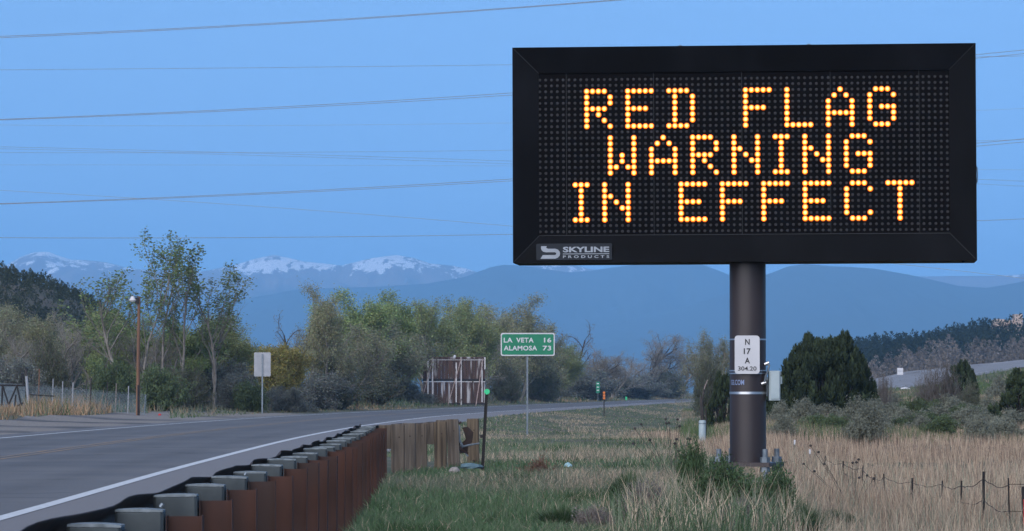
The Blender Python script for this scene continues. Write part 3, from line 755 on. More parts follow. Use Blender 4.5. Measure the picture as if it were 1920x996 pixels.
# lies on the sloping lower bezel: set it upright on the rim
mp_ = place_head(pl.build('maker_plate', M['plate_grey'], vms))
def zp(x, y): return hx(1000 + x / 9.6), hz_(440 + y / 9.6)
lg = [(155, 190), (258, 190), (243, 214), (262, 230), (290, 236), (410, 236), (455, 252), (487, 285), (497, 325), (487, 366), (455, 400), (410, 416), (142, 416), (186, 350), (400, 350), (425, 340), (428, 312), (400, 300), (235, 300), (190, 288), (162, 258), (153, 225)]
mb = MB(); mb.prism([zp(*p) for p in lg], YF - 0.010, YF - 0.006); place_head(mb.build('logo', M['silver'], vms))
for txt, xa, xb, ya, yb, th in (('SKYLINE', 548, 1384, 304, 202, 0.035), ('PRODUCTS', 548, 1384, 408, 358, 0.03)):
    (a, za), (c, zc) = zp(xa, ya), zp(xb, yb)
    o = obj('lettering', text_mesh(txt, a, c, za, zc, YF - 0.0085, M['silver'], thick=th, spacing=1.0 if txt[0] == 'S' else 1.7), vms); place_head(o)
(a, za), (c, zc) = zp(545, 338), zp(1384, 326)
place_head(MB().box(((a + c) / 2, YF - 0.0075, (za + zc) / 2), (c - a, 0.003, zc - za)).build('rule_line', M['silver'], vms))
# fittings
for px in (1277, 1519):
    ring = [(hx(px) + 0.022 * math.cos(t * math.pi / 5), -0.1, Z1 + 0.012 + 0.022 * math.sin(t * math.pi / 5)) for t in range(11)]
    place_head(MB().tube(ring, 0.006, 6, cap=False).build('lifting_eye', M['galv'], vms))
hp = [(X1 + 0.002, -0.2, hz_(313)), (X1 + 0.014, -0.2, hz_(315)), (X1 + 0.018, -0.2, hz_(330)), (X1 + 0.014, -0.2, hz_(343)), (X1 + 0.002, -0.2, hz_(345))]
place_head(MB().tube(hp, 0.006, 6).build('handle', M['galv'], vms))
place_head(MB().tube([(hx(1804), -0.3, Z0 + 0.01), (hx(1804), -0.3, Z0 - 0.02)], 0.014, 8).build('drain_bolt', M['black_metal'], vms))
# pole
PR = 34.3 * S
ztop, zbase = hz_(489), hz_(868)
po = MB().tube([(0, 0, zbase + k * (ztop - zbase) / 6) for k in range(7)], PR, 40).build('pole', M['pole'], vms, smooth=True)
ang = R(-18)
Mz = Matrix.Rotation(ang, 3, 'Z')
MB().bbox((0, 0, zbase - 0.02), (0.66, 0.66, 0.045), 0.006, Mz).build('base_plate', M['pole'], vms)
for k in range(4):
    p = Mz @ Vector(((-1, 1, 1, -1)[k] * 0.262, (-1, -1, 1, 1)[k] * 0.262, 0))
    bo = MB().tube([(p.x, p.y, 0.12), (p.x, p.y, zbase + 0.15)], 0.029, 10).build('anchor_bolt', M['galv_dull'], vms, smooth=True)
    MB().tube([(p.x, p.y, zbase + 0.003), (p.x, p.y, zbase + 0.062)], 0.056, 6).build('nut', M['galv'], bo)
    MB().tube([(p.x, p.y, zbase - 0.10), (p.x, p.y, zbase - 0.046)], 0.056, 6).build('nut', M['galv'], bo)
MB().tube([(0, 0, -0.4), (0, 0, 0.2), (0, 0, 0.235)], [0.46, 0.46, 0.44], 32).build('footing', M['concrete'], vms, smooth=True)
for py, w in ((636, 0.016), (695, 0.014), (700, 0.014), (737, 0.026)):
    zc = hz_(py)
    MB().tube([(0, 0, zc - w / 2), (0, 0, zc + w / 2)], PR + 0.004, 40).build('band', M['band'], vms, smooth=True)
# partly hidden sticker lettering wrapped round the pole
me = text_mesh('GS.COM', R(-68), R(-15), hz_(722), hz_(712), 0, M['blue_print'], thick=0.02)
for v in me.vertices:
    a = v.co.x; v.co = (math.sin(a) * (PR + 0.003), -math.cos(a) * (PR + 0.003), v.co.z)
obj('sticker', me, vms)

# number plate strapped to the pole
np_ = thing('number_plate', 'white plate lettered N 17 A 304.20 strapped to the brown pole', 'sign plate', (sx + (1398.5 - PX0) * S, sy - PR - 0.03, hz_(665)))
hw, hh = 23.5 * S, 36 * S
MB().prism(rrect(-hw, hw, -hh, hh, 0.035), -0.003, 0.003).build('panel', M['sign_white'], np_)
MB().box((0, 0.014, 0), (0.03, 0.022, hh * 1.8)).build('bracket', M['galv'], np_)
def plate_txt(t, x0, x1, y0, y1, th=0.0):
    f = lambda px: (px - 1398.5) * S; g = lambda py: (665 - py) * S
    obj('lettering', text_mesh(t, f(x0), f(x1), g(y0), g(y1), -0.006, M['sign_black'], thick=th), np_)
plate_txt('N', 1394.6, 1403.2, 646.5, 635.5, 0.02)
plate_txt('17', 1392, 1405, 664, 653, 0.02)
plate_txt('A', 1394, 1403.5, 681.5, 670.5, 0.02)
plate_txt('304.20', 1381, 1416, 695, 687, 0.012)

# electrical box
eb = thing('electrical_box', 'pale grey electrical box with conduit on the side of the brown pole', 'electrical box', (sx + (1451.5 - PX0) * S, sy - 0.02, hz_(723)))
MB().bbox((0, 0, 0), (21 * S, 0.22, 56 * S), 0.008).build('cabinet', M['box_grey'], eb)
MB().bbox((0.5 * S, -0.116, 0), (17 * S, 0.012, 50 * S), 0.004).build('door', M['box_grey'], eb)
MB().bbox((12.2 * S, -0.03, 10 * S), (4.5 * S, 0.10, 14 * S), 0.008).build('switch_handle', M['box_grey'], eb)
cpts = [(-20 * S, -0.05, 40.5 * S), (-14 * S, -0.08, 41 * S), (-10.5 * S, -0.09, 38 * S), (-13 * S, -0.10, 28 * S), (-17 * S, -0.11, 18 * S), (-19 * S, -0.12, 8 * S), (-20 * S, -0.11, 4 * S)]
MB().tube(cpts, 0.013, 8).build('conduit', M['galv'], eb, smooth=True)
for p in (cpts[1], cpts[-1]):
    MB().tube([(p[0] - 0.03, p[1], p[2] - 0.008), (p[0] + 0.02, p[1], p[2] + 0.012)], 0.02, 8).build('conduit_fitting', M['band'], eb, smooth=True)
MB().box((-12 * S, 0.03, -5 * S), (6 * S, 0.03, 30 * S)).build('bracket', M['galv_dull'], eb)

# ------------------------------------------------------------------ guardrail
gr = thing('guardrail', 'rusty brown steel guardrail on grey blocks, ending in weathered timber posts beside the highway', 'guardrail', (0, 0, 0))
def rail_x(d): return np.interp(d, [5, 16.4, 25, 35.4, 47, 58, 60, 63.8, 67.6, 69.5, 71], [-1.43, -1.53, -1.585, -1.675, -1.85, -2.06, -2.02, -1.75, -1.30, -1.02, -0.85])
SP = 1.905
ds = [14.5 + SP * (k - 1) for k in range(24)]
rg = random.Random(3)
bl_me = MB(); bl_me.bbox((0, 0, -0.18), (0.20, 0.15, 0.36), 0.012); bl_me = bl_me.mesh('blockout', [M['block']])
tp_me = MB()
for k in range(8):
    x0 = -0.1 + 0.025 * k
tp_me.add([(x, y, 0.002 + 0.005 * (1 - (x / 0.1) ** 2)) for y in (-0.074, 0.074) for x in np.linspace(-0.098, 0.098, 9)] + [(x, y, -0.006) for y in (-0.074, 0.074) for x in np.linspace(-0.098, 0.098, 9)],
          [(i, i + 1, i + 10, i + 9) for i in range(8)] + [(18 + i, 18 + i + 1, i + 1, i) for i in range(8)] + [(9 + i, 10 + i, 28 + i, 27 + i) for i in range(8)] + [(0, 9, 27, 18), (8, 26, 35, 17)])
tp_me = tp_me.mesh('cap', [M['block_top']])
pm = MB()
for cx_, w_, t_ in ((-0.0725, 0.005, 0.10), (0.0725, 0.005, 0.10)): pm.box((cx_, 0, -0.6), (w_, t_, 1.2))
pm.box((0, 0, -0.601), (0.139, 0.006, 1.196)); pm = pm.mesh('post', [M['rust']])
for i, d in enumerate(ds):
    x = float(rail_x(d)); tilt = rg.uniform(-0.02, 0.02)
    top = 0.725 + rg.uniform(-0.012, 0.008)
    p = obj('post', pm, gr, (x + 0.182 + rg.uniform(-0.004, 0.004), d, top - 0.022), (rg.uniform(-0.012, 0.012), rg.uniform(-0.01, 0.01), rg.uniform(-0.03, 0.03)))
    bk = obj('blockout', bl_me, gr, (x, d, top), (0, tilt, rg.uniform(-0.04, 0.04)))
    obj('cap', tp_me, bk, (0, 0, 0))
    if i in (5, 2): MB().tube([(0.082, 0, 0.012), (0.092, 0, 0.026)], 0.008, 6).build('bolt', M['galv'], bk)
# timber posts
tposts = [(746, 60.0, 795), (767, 61.9, 793.5), (789, 63.8, 794), (826, 65.7, 790.5), (848.5, 67.6, 786), (887, 69.5, 785)]
for k, (px, d, py) in enumerate(tposts):
    x = wx(px, d); top = wz(py, d); w_ = 0.205 if k != 4 else 0.20
    tm_ = MB().bbox((0, 0, -0.6), (w_, 0.155, 1.2), 0.008)
    p = tm_.build('timber_post', M['timber_gold' if k in (3, 5) else 'timber'], gr)
    p.location = (x, d, top); p.rotation_euler = (rg.uniform(-0.02, 0.02), (-0.035 if k == 4 else rg.uniform(-0.012, 0.012)), rg.uniform(-0.06, 0.06))
    MB().tube([(0.02, -0.082, -0.2), (0.02, -0.072, -0.2)], 0.012, 6).build('bolt', M['rust_dark'], p)
    bx_ = float(rail_x(d)) + 0.10
    if k < 5:
        q = MB().bbox((0, 0, -0.18), (0.20, 0.155, 0.36), 0.01).build('timber_blockout', M['timber'], gr)
        q.location = (x - 0.185, d + 0.01, top - 0.015)
# W-beam rail
rd = np.concatenate([np.arange(8, 58.5, 0.32), np.arange(58.5, 70.4, 0.4)])
prof = [(0.0, 0.0), (-0.012, -0.012), (-0.04, -0.045), (-0.083, -0.075), (-0.083, -0.095), (-0.02, -0.140), (-0.008, -0.155), (-0.02, -0.170), (-0.083, -0.215), (-0.083, -0.235), (-0.04, -0.265), (-0.012, -0.298), (0.0, -0.31)]
RX = np.zeros((len(rd), len(prof))); RY = RX.copy(); RZ = RX.copy()
for i, d in enumerate(rd):
    x = float(rail_x(d)) - 0.102 if d < 58.3 else float(np.interp(d, [58.3, 60, 61.9, 63.8, 65.7, 67.6, 69.5, 71], [-2.16, -2.02, -1.9, -1.75, -1.5, -1.3, -0.98, -0.8]))
    ph = ((d - 14.5) / SP) % 1.0
    wob = 0.028 * math.sin(math.pi * ph) ** 2 * (0.5 + float(vnoise(np.array([d]), np.array([0.0]), 3.8, 21)[0]))
    wz_ = 0.012 * math.sin(d * 1.9) + 0.016 * (float(vnoise(np.array([d]), np.array([3.0]), 1.2, 22)[0]) - 0.5)
    for j, (a, z) in enumerate(prof): RX[i, j] = x + a - wob; RY[i, j] = d; RZ[i, j] = (0.738 if d < 57.5 else 0.70) + wz_ * (1 if d < 57.5 else 0.3) + z
o = obj('rail', grid_mesh('rail', RX, RY, RZ, M['rust_dark']), gr)
so = o.modifiers.new('thickness', 'SOLIDIFY'); so.thickness = 0.004
# crumpled terminal
def tpx(zx, zy, d): px, py = 780 + zx / 3.987, 650 + zy / 3.984; return (wx(px, d), d, wz(py, d))
dT = 68.6
MB().tube([tpx(*p, dT) for p in ((340, 565), (308, 575), (305, 640), (320, 745), (360, 780), (390, 800))], [0.02, 0.028, 0.03, 0.03, 0.025, 0.02], 7).build('bent_end_rail', M['rust_dark'], gr)
MB().tube([tpx(*p, dT - 0.05) for p in ((312, 590), (322, 600), (325, 700), (352, 745), (400, 735), (475, 722))], [0.02, 0.022, 0.022, 0.02, 0.018, 0.014], 7).build('bent_end_rail', M['galv_dull'], gr)
ep = [(345, 605), (388, 598), (430, 640), (420, 715), (392, 735), (385, 790), (330, 800), (322, 760), (345, 720), (372, 690), (360, 640)]
pv_ = [tpx(*p, dT + 0.05) for p in ep]; n_ = len(pv_)
MB().add(pv_ + [(p[0], p[1] + 0.03, p[2]) for p in pv_], [tuple(range(n_))[::-1], tuple(range(n_, 2 * n_))] + [(i, (i + 1) % n_, n_ + (i + 1) % n_, n_ + i) for i in range(n_)]).build('crumpled_end_plate', M['rust_dark'], gr)
MB().tube([tpx(*p, dT) for p in ((330, 735), (360, 780), (390, 818))], 0.014, 6).build('anchor_cable', M['galv_dull'], gr)
MB().tube([tpx(*p, 69.35) for p in ((420, 855), (440, 858))], 0.03, 6).build('bolt', M['rust_dark'], gr)

# delineator with green reflector
dp = thing('delineator_post', 'leaning dark post with round green reflector at the guardrail end', 'marker post', (wx(905, 64), 64, wz(874, 64)))
b0 = Vector((0, 0, -0.15)); t0 = Vector((wx(912.5, 64) - wx(905, 64), 0, wz(737, 64) - wz(874, 64)))
Mrot = Matrix.Rotation(math.atan2(t0.x, t0.z), 3, 'Y')
pb = MB()
for cx_, cy_, w_, t_ in ((0, 0, 0.045, 0.006), (-0.022, -0.012, 0.006, 0.03), (0.022, -0.012, 0.006, 0.03)):
    pb.box(Mrot @ Vector((cx_, cy_, t0.length / 2 - 0.07)), (w_, t_, t0.length + 0.14), Mrot)
pb.build('post', M['post_dark'], dp)
rf = MB(); c_ = t0 + Vector((0.005, -0.02, 0.02))
rf.add([(c_.x + 0.045 * math.cos(k * math.pi / 8), c_.y, c_.z + 0.045 * math.sin(k * math.pi / 8)) for k in range(16)] + [(c_.x + 0.045 * math.cos(k * math.pi / 8), c_.y + 0.015, c_.z + 0.045 * math.sin(k * math.pi / 8)) for k in range(16)], [tuple(range(16)), tuple(range(31, 15, -1))] + [(k, 16 + k, 16 + (k + 1) % 16, (k + 1) % 16) for k in range(16)])
rf.build('reflector', M['reflector'], dp)
MB().box((wx(903, 64) - wx(905, 64), -0.01, wz(818, 64) - wz(874, 64)), (0.05, 0.03, 0.05)).build('clip', M['post_dark'], dp)

# rubble and litter by the terminal
def lump(name, label, cat, px, py, d, w, h, m, seed, flat=1.0):
    r = np.random.default_rng(seed); mb = MB(); n = 9; V = []; rings = [(0.0, 1.0), (0.35, 1.05), (0.75, 0.8), (1.0, 0.35)]
    for t, k in rings:
        for i in range(n):
            a = 2 * math.pi * i / n; q = k * r.uniform(0.78, 1.1)
            V.append((w / 2 * q * math.cos(a), w / 2 * flat * q * math.sin(a), h * t * r.uniform(0.85, 1.1)))
    fs = [tuple(range(n))[::-1], tuple(range(3 * n, 4 * n))] + [(j * n + i, j * n + (i + 1) % n, (j + 1) * n + (i + 1) % n, (j + 1) * n + i) for j in range(3) for i in range(n)]
    mb.add(V, fs); o = mb.build(name, m); o.location = (wx(px, d), d, wz(py, d)); tag(o, label, cat); return o
lump('concrete_chunk', 'pale concrete chunk at the foot of the timber guardrail posts', 'rubble', 852, 886, 60.5, 0.17, 0.085, M['concrete'], 5)
lump('plastic_sheet', 'dull blue plastic sheet under the leaning green reflector post', 'litter', 882, 878, 62.0, 0.38, 0.08, M['dull_plastic'], 6)
lump('plastic_bag', 'small pale turquoise plastic bag lying in the grass', 'litter', 1065, 875, 66.0, 0.13, 0.07, M['pale_plastic'], 7)

# ------------------------------------------------------------------ road signs
d = 124.0; sc = d / F
ds_ = thing('destination_sign', 'green road sign lettered LA VETA 16 ALAMOSA 73 on one grey post', 'road sign', (wx(988.5, d), d, 0.0))
def lx(px): return (px - 988.5) * sc
def lz(py): return CAMZ + (HZ - py) * sc
MB().prism(rrect(lx(939), lx(1040), lz(667.5), lz(624.5), 0.06), -0.06, -0.052).build('border', M['sign_white'], ds_)
MB().prism(rrect(lx(941), lx(1038), lz(665.3), lz(626.7), 0.045), -0.066, -0.0605).build('panel', M['sign_green'], ds_)
for t, a, c, y0, y1 in (('LA', 944.5, 961, 642.5, 633.5), ('VETA', 968, 1000.5, 642.5, 633.5), ('16', 1020, 1033.5, 642.5, 633.5), ('ALAMOSA', 944.5, 1007, 657.5, 648.5), ('73', 1017.5, 1033.5, 657.5, 648.5)):
    obj('lettering', text_mesh(t, lx(a), lx(c), lz(y0), lz(y1), -0.069, M['sign_white'], thick=0.022, spacing=1.08), ds_)
pb = MB().box((0, 0, 1.3), (0.055, 0.006, 3.3)); pb.box((-0.026, -0.014, 1.3), (0.005, 0.03, 3.3)); pb.box((0.026, -0.014, 1.3), (0.005, 0.03, 3.3)); pb.build('post', M['galv'], ds_)

d = 215.0; sc = d / F
sb = thing('road_sign', 'blank pale back of a rectangular road sign on a thin post across the highway', 'road sign', (wx(492, d), d, g1(wx(492, d), d)))
zr = lambda py: wz(py, d) - g1(wx(492, d), d)
MB().prism(rrect(-15.5 * sc, 15.5 * sc, zr(706), zr(661), 0.06), 0.03, 0.036).build('panel', M['alu'], sb)
MB().box((0.0, 0, (zr(664) - 0.2) / 2 - 0.05), (0.075, 0.05, zr(664) + 0.3)).build('post', M['galv'], sb)

def small_sign(px, py0, py1, w, d, name, label, cat, m, base=None):
    x = wx(px, d); z0 = g1(x, d); s = d / F
    t = thing(name, label, cat, (x, d, z0))
    MB().prism(rrect(-w / 2 * s, w / 2 * s, wz(py1, d) - z0, wz(py0, d) - z0, 0.02), -0.03, -0.024).build('panel', m, t)
    top = wz(py0, d) - z0
    MB().box((0, 0, (top - 0.3) / 2), (0.06, 0.03, top + 0.25)).build('post', M['galv'], t)
    return t, s, z0
DM = beyond(1121, 290.0)
t, s, z0 = small_sign(1121, 716, 737, 7, DM, 'milepost_sign', 'narrow green milepost sign beside the orange marker down the road', 'road sign', M['sign_green'])
for py, h in ((719.5, 3.2), (726, 3.2), (732, 3.2)):
    MB().box((0, -0.034, wz(py, DM) - z0), (4.2 * s, 0.004, h * s * 0.55)).build('white_mark', M['sign_white'], t)
d = 250.0; x = wx(1132.5, d); z0 = g1(x, d)
om = thing('object_marker', 'dark post with three stacked orange discs beside the highway', 'marker post', (x, d, z0))
MB().box((0, 0, 0.55), (0.06, 0.04, wz(728, d) - z0 + 0.2)).build('post', M['post_dark'], om)
MB().box((0, -0.026, wz(741, d) - z0), (0.19, 0.012, 0.56)).build('panel', M['sign_black'], om)
for py in (736.5, 741.8, 747):
    zc = wz(py, d) - z0; q = MB()
    q.prism([(0.075 * math.cos(k * math.pi / 6), zc + 0.075 * math.sin(k * math.pi / 6)) for k in range(12)], -0.045, -0.033)
    q.build('disc', M['orange'], om)
small_sign(1174, 744, 752, 3.2, beyond(1174, 360.0), 'delineator', 'tiny green marker post beyond the orange marker', 'marker post', M['reflector'])
d = beyond(670, 205.0); x = wx(670, d); z0 = g1(x, d)
bp_ = thing('marker_post', 'short black post with white tip on the far verge left of the billboard', 'marker post', (x, d, z0))
MB().box((0, 0, 0.45), (0.09, 0.06, wz(737, d) - z0 + 0.05)).build('post', M['post_dark'], bp_)
MB().box((0, -0.035, wz(736, d) - z0), (0.11, 0.03, 0.11)).build('reflector', M['sign_white'], bp_)

# old billboard seen from behind
d = beyond(851, 262.0) + 3; sc = d / F; bx0 = wx(851, d); bz0 = g1(bx0, d)
bb = thing('billboard', 'derelict dark wooden billboard seen from behind with peeling white struts', 'billboard', (bx0, d, bz0))
bxp = lambda px: (px - 851) * sc
bzp = lambda py: wz(py, d) - bz0
def zpx(zx): return 780 + zx / 3.987
def zpy(zy): return 650 + zy / 3.984
nb = 17; r_ = random.Random(11)
for (y0, y1) in ((672, 711), (716.5, 757)):
    for k in range(nb):
        a = 793 + (909.5 - 793) * k / nb; c = 793 + (909.5 - 793) * (k + 1) / nb
        o = MB().box((0, 0, 0), (bxp(c) - bxp(a) - 0.012, 0.03, (y1 - y0) * sc + 0.06)).build('plank', M['old_board'], bb)
        o.location = ((bxp(a) + bxp(c)) / 2, r_.uniform(-0.012, 0.012), bzp((y0 + y1) / 2))
for py, hgt, m_ in ((671, 3.2, 'old_board'), (712.5, 4.5, 'post_dark'), (716, 1.2, 'peel_white'), (757.5, 3.0, 'post_dark'), (675, 0.9, 'peel_white')):
    MB().box((0, -0.05, bzp(py)), (118 * sc, 0.06, hgt * sc)).build('rail_beam', M[m_], bb)
for zx, y0, y1, w in ((90, 105, 415, 2.6), (124, 85, 418, 2.4), (301, 120, 415, 2.4), (338, 80, 435, 2.2), (515, 80, 170, 2.2), (494, 120, 415, 2.0)):
    a, c = bzp(zpy(y0)), bzp(zpy(y1))
    MB().box((bxp(zpx(zx)), -0.10, (a + c) / 2), (w * sc, 0.05, a - c)).build('batten', M['peel_white'], bb)
for zx0, zy0, zx1, zy1 in ((128, 80, 40, 430), (342, 80, 240, 440), (500, 90, 448, 448)):
    MB().tube([(bxp(zpx(zx0)), -0.16, bzp(zpy(zy0))), (bxp(zpx(zx1)), -1.6, bzp(zpy(zy1)))], 0.045, 4).build('brace', M['brace'], bb)
for px in (803, 851, 905):
    MB().box((bxp(px), 0.1, bzp(715)), (0.14, 0.14, bzp(672) - bzp(765))).build('post', M['old_board'], bb)
lump('white_scrap', 'small white scrap perched on the top edge of the wooden billboard', 'litter', 852.5, 671, d, 0.28, 0.22, M['sign_white'], 9)

# white pedestal and broken stake
d = 96.0; x = wx(1316.5, d); z0 = g1(x, d); s = d / F
mk = thing('utility_pedestal', 'short pale round utility pedestal standing in the tan grass', 'utility marker', (x, d, z0))
hp_ = wz(788, d) - z0
MB().tube([(0, 0, -0.1), (0, 0, hp_ - 0.04), (0, 0, hp_ - 0.01), (0, 0, hp_)], [6.6 * s, 6.6 * s, 6.2 * s, 4.6 * s], 16).build('body', M['box_grey'], mk, smooth=True)
MB().tube([(0, 0, hp_ - 0.09), (0, 0, hp_ - 0.07)], 6.9 * s, 16).build('cap_rim', M['galv'], mk, smooth=True)
d = 104.0; sc = d / F; x = wx(1319, d)
st = thing('broken_post', 'dark splintered wooden post leaning behind the pale pedestal', 'post', (x, d, g1(x, d)))
fz = lambda py: wz(py, d) - g1(x, d); fx = lambda px: (px - 1319) * sc
MB().tube([(fx(1318.5), 0, -0.2), (fx(1316.5), 0, fz(775)), (fx(1315), 0, fz(755)), (fx(1313.5), 0, fz(743))], [0.05, 0.05, 0.042, 0.02], 7).build('stake', M['bark_dark'], st)
MB().tube([(fx(1315), 0.02, fz(756)), (fx(1319), 0.02, fz(740)), (fx(1320), 0.02, fz(730))], [0.03, 0.025, 0.015], 6).build('splinter', M['bark_dark'], st)
MB().tube([(fx(1318), 0.02, fz(738)), (fx(1322), 0.03, fz(724)), (fx(1327), 0.03, fz(712))], [0.012, 0.010, 0.006], 5).build('dry_twig', M['brace'], st)
MB().tube([(fx(1324), 0, -0.1), (fx(1323), 0, fz(766))], 0.022, 6).build('stake', M['bark_dark'], st)

# ------------------------------------------------------------------ wire fence on the right
fr = thing('wire_fence', 'low barbed wire fence of thin dark posts running through the tan grass', 'fence', (0, 0, 0))
#        px, top py, base py, width px, dark?
FP = [(1488, 857, 0, 2.2, 'p'), (1516.5, 849, 0, 2.4, 'p'), (1545.5, 879, 0, 2.6, 'd'), (1580.5, 881, 0, 3.0, 'd'), (1615.5, 885, 0, 2.6, 'd'), (1638, 898, 0, 2.2, 'd'), (1657.5, 893, 0, 3.0, 'd'),
      (1708, 896, 0, 4.6, 'd'), (1764.5, 901, 0, 2.8, 'd'), (1800.5, 901, 0, 3.4, 'd'), (1843, 884, 0, 5.2, 'd'), (1892, 896, 0, 3.0, 'd')]
wp = []
for k, (px, py, _, w, c) in enumerate(FP):
    d = 80.0 - 31.5 * k / (len(FP) - 1)
    x = wx(px, d); z0 = g1(x, d); top = wz(py, d); s = d / F
    top = max(top, z0 + 0.38); lean = rg.uniform(-0.05, 0.05)
    if k >= 10: d2 = d
    q = MB(); w_ = w * s * 0.95
    q.box((0, 0, (top - z0) / 2 - 0.2), (w_, 0.006, top - z0 + 0.4)); q.box((0, -w_ * 0.45, (top - z0) / 2 - 0.2), (0.006, w_ * 0.9, top - z0 + 0.4))
    if w > 4: q.tube([(0, 0, -0.3), (0, 0, top - z0)], w_ * 0.5, 7)
    o = q.build('post', M['post_dark'] if c == 'd' else M['bark'], fr); o.location = (x, d, z0); o.rotation_euler = (0, lean, 0)
    if k in (0, 1):
        MB().box((0, -0.01, top - z0 - 0.04), (w_ * 1.4, 0.03, 0.09)).build('white_cap', M['sign_white'], o)
    wp.append((x, d - 0.03, z0, top))
for fh in (0.86, 0.45):
    P = []
    for (x, d, z, t), (x2, d2, z2, t2) in zip(wp[2:-1], wp[3:]):
        for k in range(6):
            f = k / 6; za = z + min(0.80, t - z) * fh; zb = z2 + min(0.80, t2 - z2) * fh
            P.append((x + (x2 - x) * f, d + (d2 - d) * f, za + (zb - za) * f - 0.05 * math.sin(math.pi * f) + 0.01 * math.sin(k * 4.0)))
    x, d, z, t = wp[-1]; P.append((x, d, z + 0.8 * fh)); P.append((x + 1.2, d - 2, z + 0.85 * fh))
    MB().tube(P, 0.005, 4).build('barbed_wire', M['rust_dark'], fr)
d = 48.0; x = wx(1917, d); z0 = g1(x, d)
rp_ = thing('marker_post', 'dark post with a red plastic strip at the right end of the wire fence', 'marker post', (x, d, z0))
MB().box((0, 0, (wz(912, d) - z0) / 2 - 0.2), (0.032, 0.03, wz(912, d) - z0 + 0.4)).build('post', M['post_dark'], rp_)
MB().box((0.022, -0.02, (wz(936, d) - z0) / 2), (0.045, 0.012, wz(936, d) - z0)).build('red_strip', M['red'], rp_)

# ------------------------------------------------------------------ fence, gate and lamp pole on the left
d = 188.0; sc = d / F
gl = lambda px: g1(wx(px, d), d)
lf = thing('mesh_fence', 'long wire mesh fence on thin posts across the highway below the lamp pole', 'fence', (wx(160, d), d, gl(160)))
fx = lambda px: (px - 160) * sc; fz = lambda py: wz(py, d) - gl(160)
def netting(px0, px1, t0, t1, b0, b1, par):
    q = MB(); n = 84
    for k in range(n + 1):
        f = k / n
        for sl in (-1, 1):
            pa = px0 + (px1 - px0) * f; pb_ = pa + sl * 22
            pb_c = min(max(pb_, px0), px1); fr_ = abs(pb_c - pa) / 22
            ta = t0 + (t1 - t0) * f; ba = b0 + (b1 - b0) * f
            q.tube([(fx(pa), 0, fz(ba)), (fx(pb_c), 0, fz(ba + (ta - ba) * fr_))], 0.0062, 3, cap=False)
    o = q.build('wire_netting', M['mesh_wire'], par); o['kind'] = 'stuff'
M['mesh_wire'] = mat('grey_blue_wire', (0.22, 0.27, 0.31), rough=0.6)
netting(50, 276, 722, 741, 786, 782, lf)
netting(-30, 48, 718, 722, 786, 786, lf)
for k, (px, t, b_, w, m_) in enumerate([(74, 692, 785, 2.2, 'pole_wood'), (100, 710, 785, 2.0, 'alu'), (118, 715, 785, 2.2, 'alu'), (137.5, 717, 784, 2.4, 'alu'), (163, 710, 784, 1.8, 'bark_dark'), (171, 710, 784, 3.0, 'bark_dark'), (202, 716, 784, 2.0, 'bark_dark'), (218.5, 719, 784, 2.4, 'bark'), (241.5, 724, 784, 2.2, 'alu'), (273, 740, 783, 2.0, 'galv')]):
    o = MB().tube([(fx(px - 2), 0.02, fz(b_) - 0.1), (fx(px), 0.02, fz(t))], w * sc / 2, 6).build('post', M[m_], lf)
MB().tube([(fx(56), 0, fz(740)), (fx(104), 0, fz(743))], 0.03, 5).build('rail', M['post_dark'], lf)
gp = thing('gate_post', 'leaning post, white below and black on top, at the gate', 'post', (wx(53, d - 1), d - 1, gl(53)))
MB().tube([(2 * sc, 0, -0.1), (-3 * sc, 0, fz(706))], 2.6 * sc, 8).build('post', M['alu'], gp, smooth=True)
MB().tube([(-3.0 * sc, 0, fz(706)), (-4.2 * sc, 0, fz(692))], 2.5 * sc, 8).build('black_top', M['bark_dark'], gp, smooth=True)
gt = thing('gate', 'dark pipe gate with crossed braces at the left edge beyond the highway', 'gate', (wx(20, d), d, gl(20)))
ex_ = lambda px: (px - 20) * sc
for a, c in (((-20, 722), (50, 723)), ((5, 722), (24, 783)), ((32, 723), (17, 758)), ((32, 723), (42, 768)), ((5, 722), (3, 786)), ((30, 740), (27, 782)), ((3, 778), (45, 755)), ((-20, 786), (3, 778)), ((-20, 722), (-20, 786)), ((44, 700), (44, 724))):
    MB().tube([(ex_(a[0]), 0, fz(a[1])), (ex_(c[0]), 0, fz(c[1]))], 0.042, 6).build('pipe', M['post_dark'], gt)
lump('litter', 'tiny white scrap lying on the gravel below the gate', 'litter', 46, 789, 172, 0.09, 0.10, M['sign_white'], 12)
lump('litter', 'tiny red scrap at the road edge right of the lamp pole', 'litter', 300, 779, 184, 0.14, 0.08, M['red'], 13)
d = 186.0; sc = d / F
lp = thing('lamp_pole', 'reddish wooden lamp pole with a small yard light near its top', 'lamp pole', (wx(259, d), d, g1(wx(259, d), d)))
z0 = g1(wx(259, d), d)
MB().tube([(0, 0, -0.2), (0, 0, wz(725, d) - z0), (1.5 * sc, 0, wz(556, d) - z0)], [0.095, 0.09, 0.07], 9).build('pole', M['pole_wood'], lp, smooth=True)
MB().tube([(0.02, -0.08, 0), (0.02, -0.08, wz(722, d) - z0)], 0.05, 6).build('cable_guard', M['post_dark'], lp)
MB().tube([(1.5 * sc, 0, wz(558, d) - z0), (-4 * sc, -0.1, wz(556, d) - z0), (-11 * sc, -0.1, wz(556.5, d) - z0)], 0.022, 6).build('lamp_arm', M['galv'], lp)
MB().tube([(-10 * sc, -0.1, wz(556, d) - z0), (-10 * sc, -0.1, wz(560, d) - z0), (-10 * sc, -0.1, wz(563, d) - z0), (-10 * sc, -0.1, wz(566, d) - z0)], [0.07, 0.12, 0.17, 0.12], 12).build('lamp_head', M['sign_white'], lp, smooth=True)
MB().bbox((-2 * sc, -0.05, wz(564, d) - z0), (0.2, 0.16, 0.3), 0.02).build('transformer_can', M['post_dark'], lp)

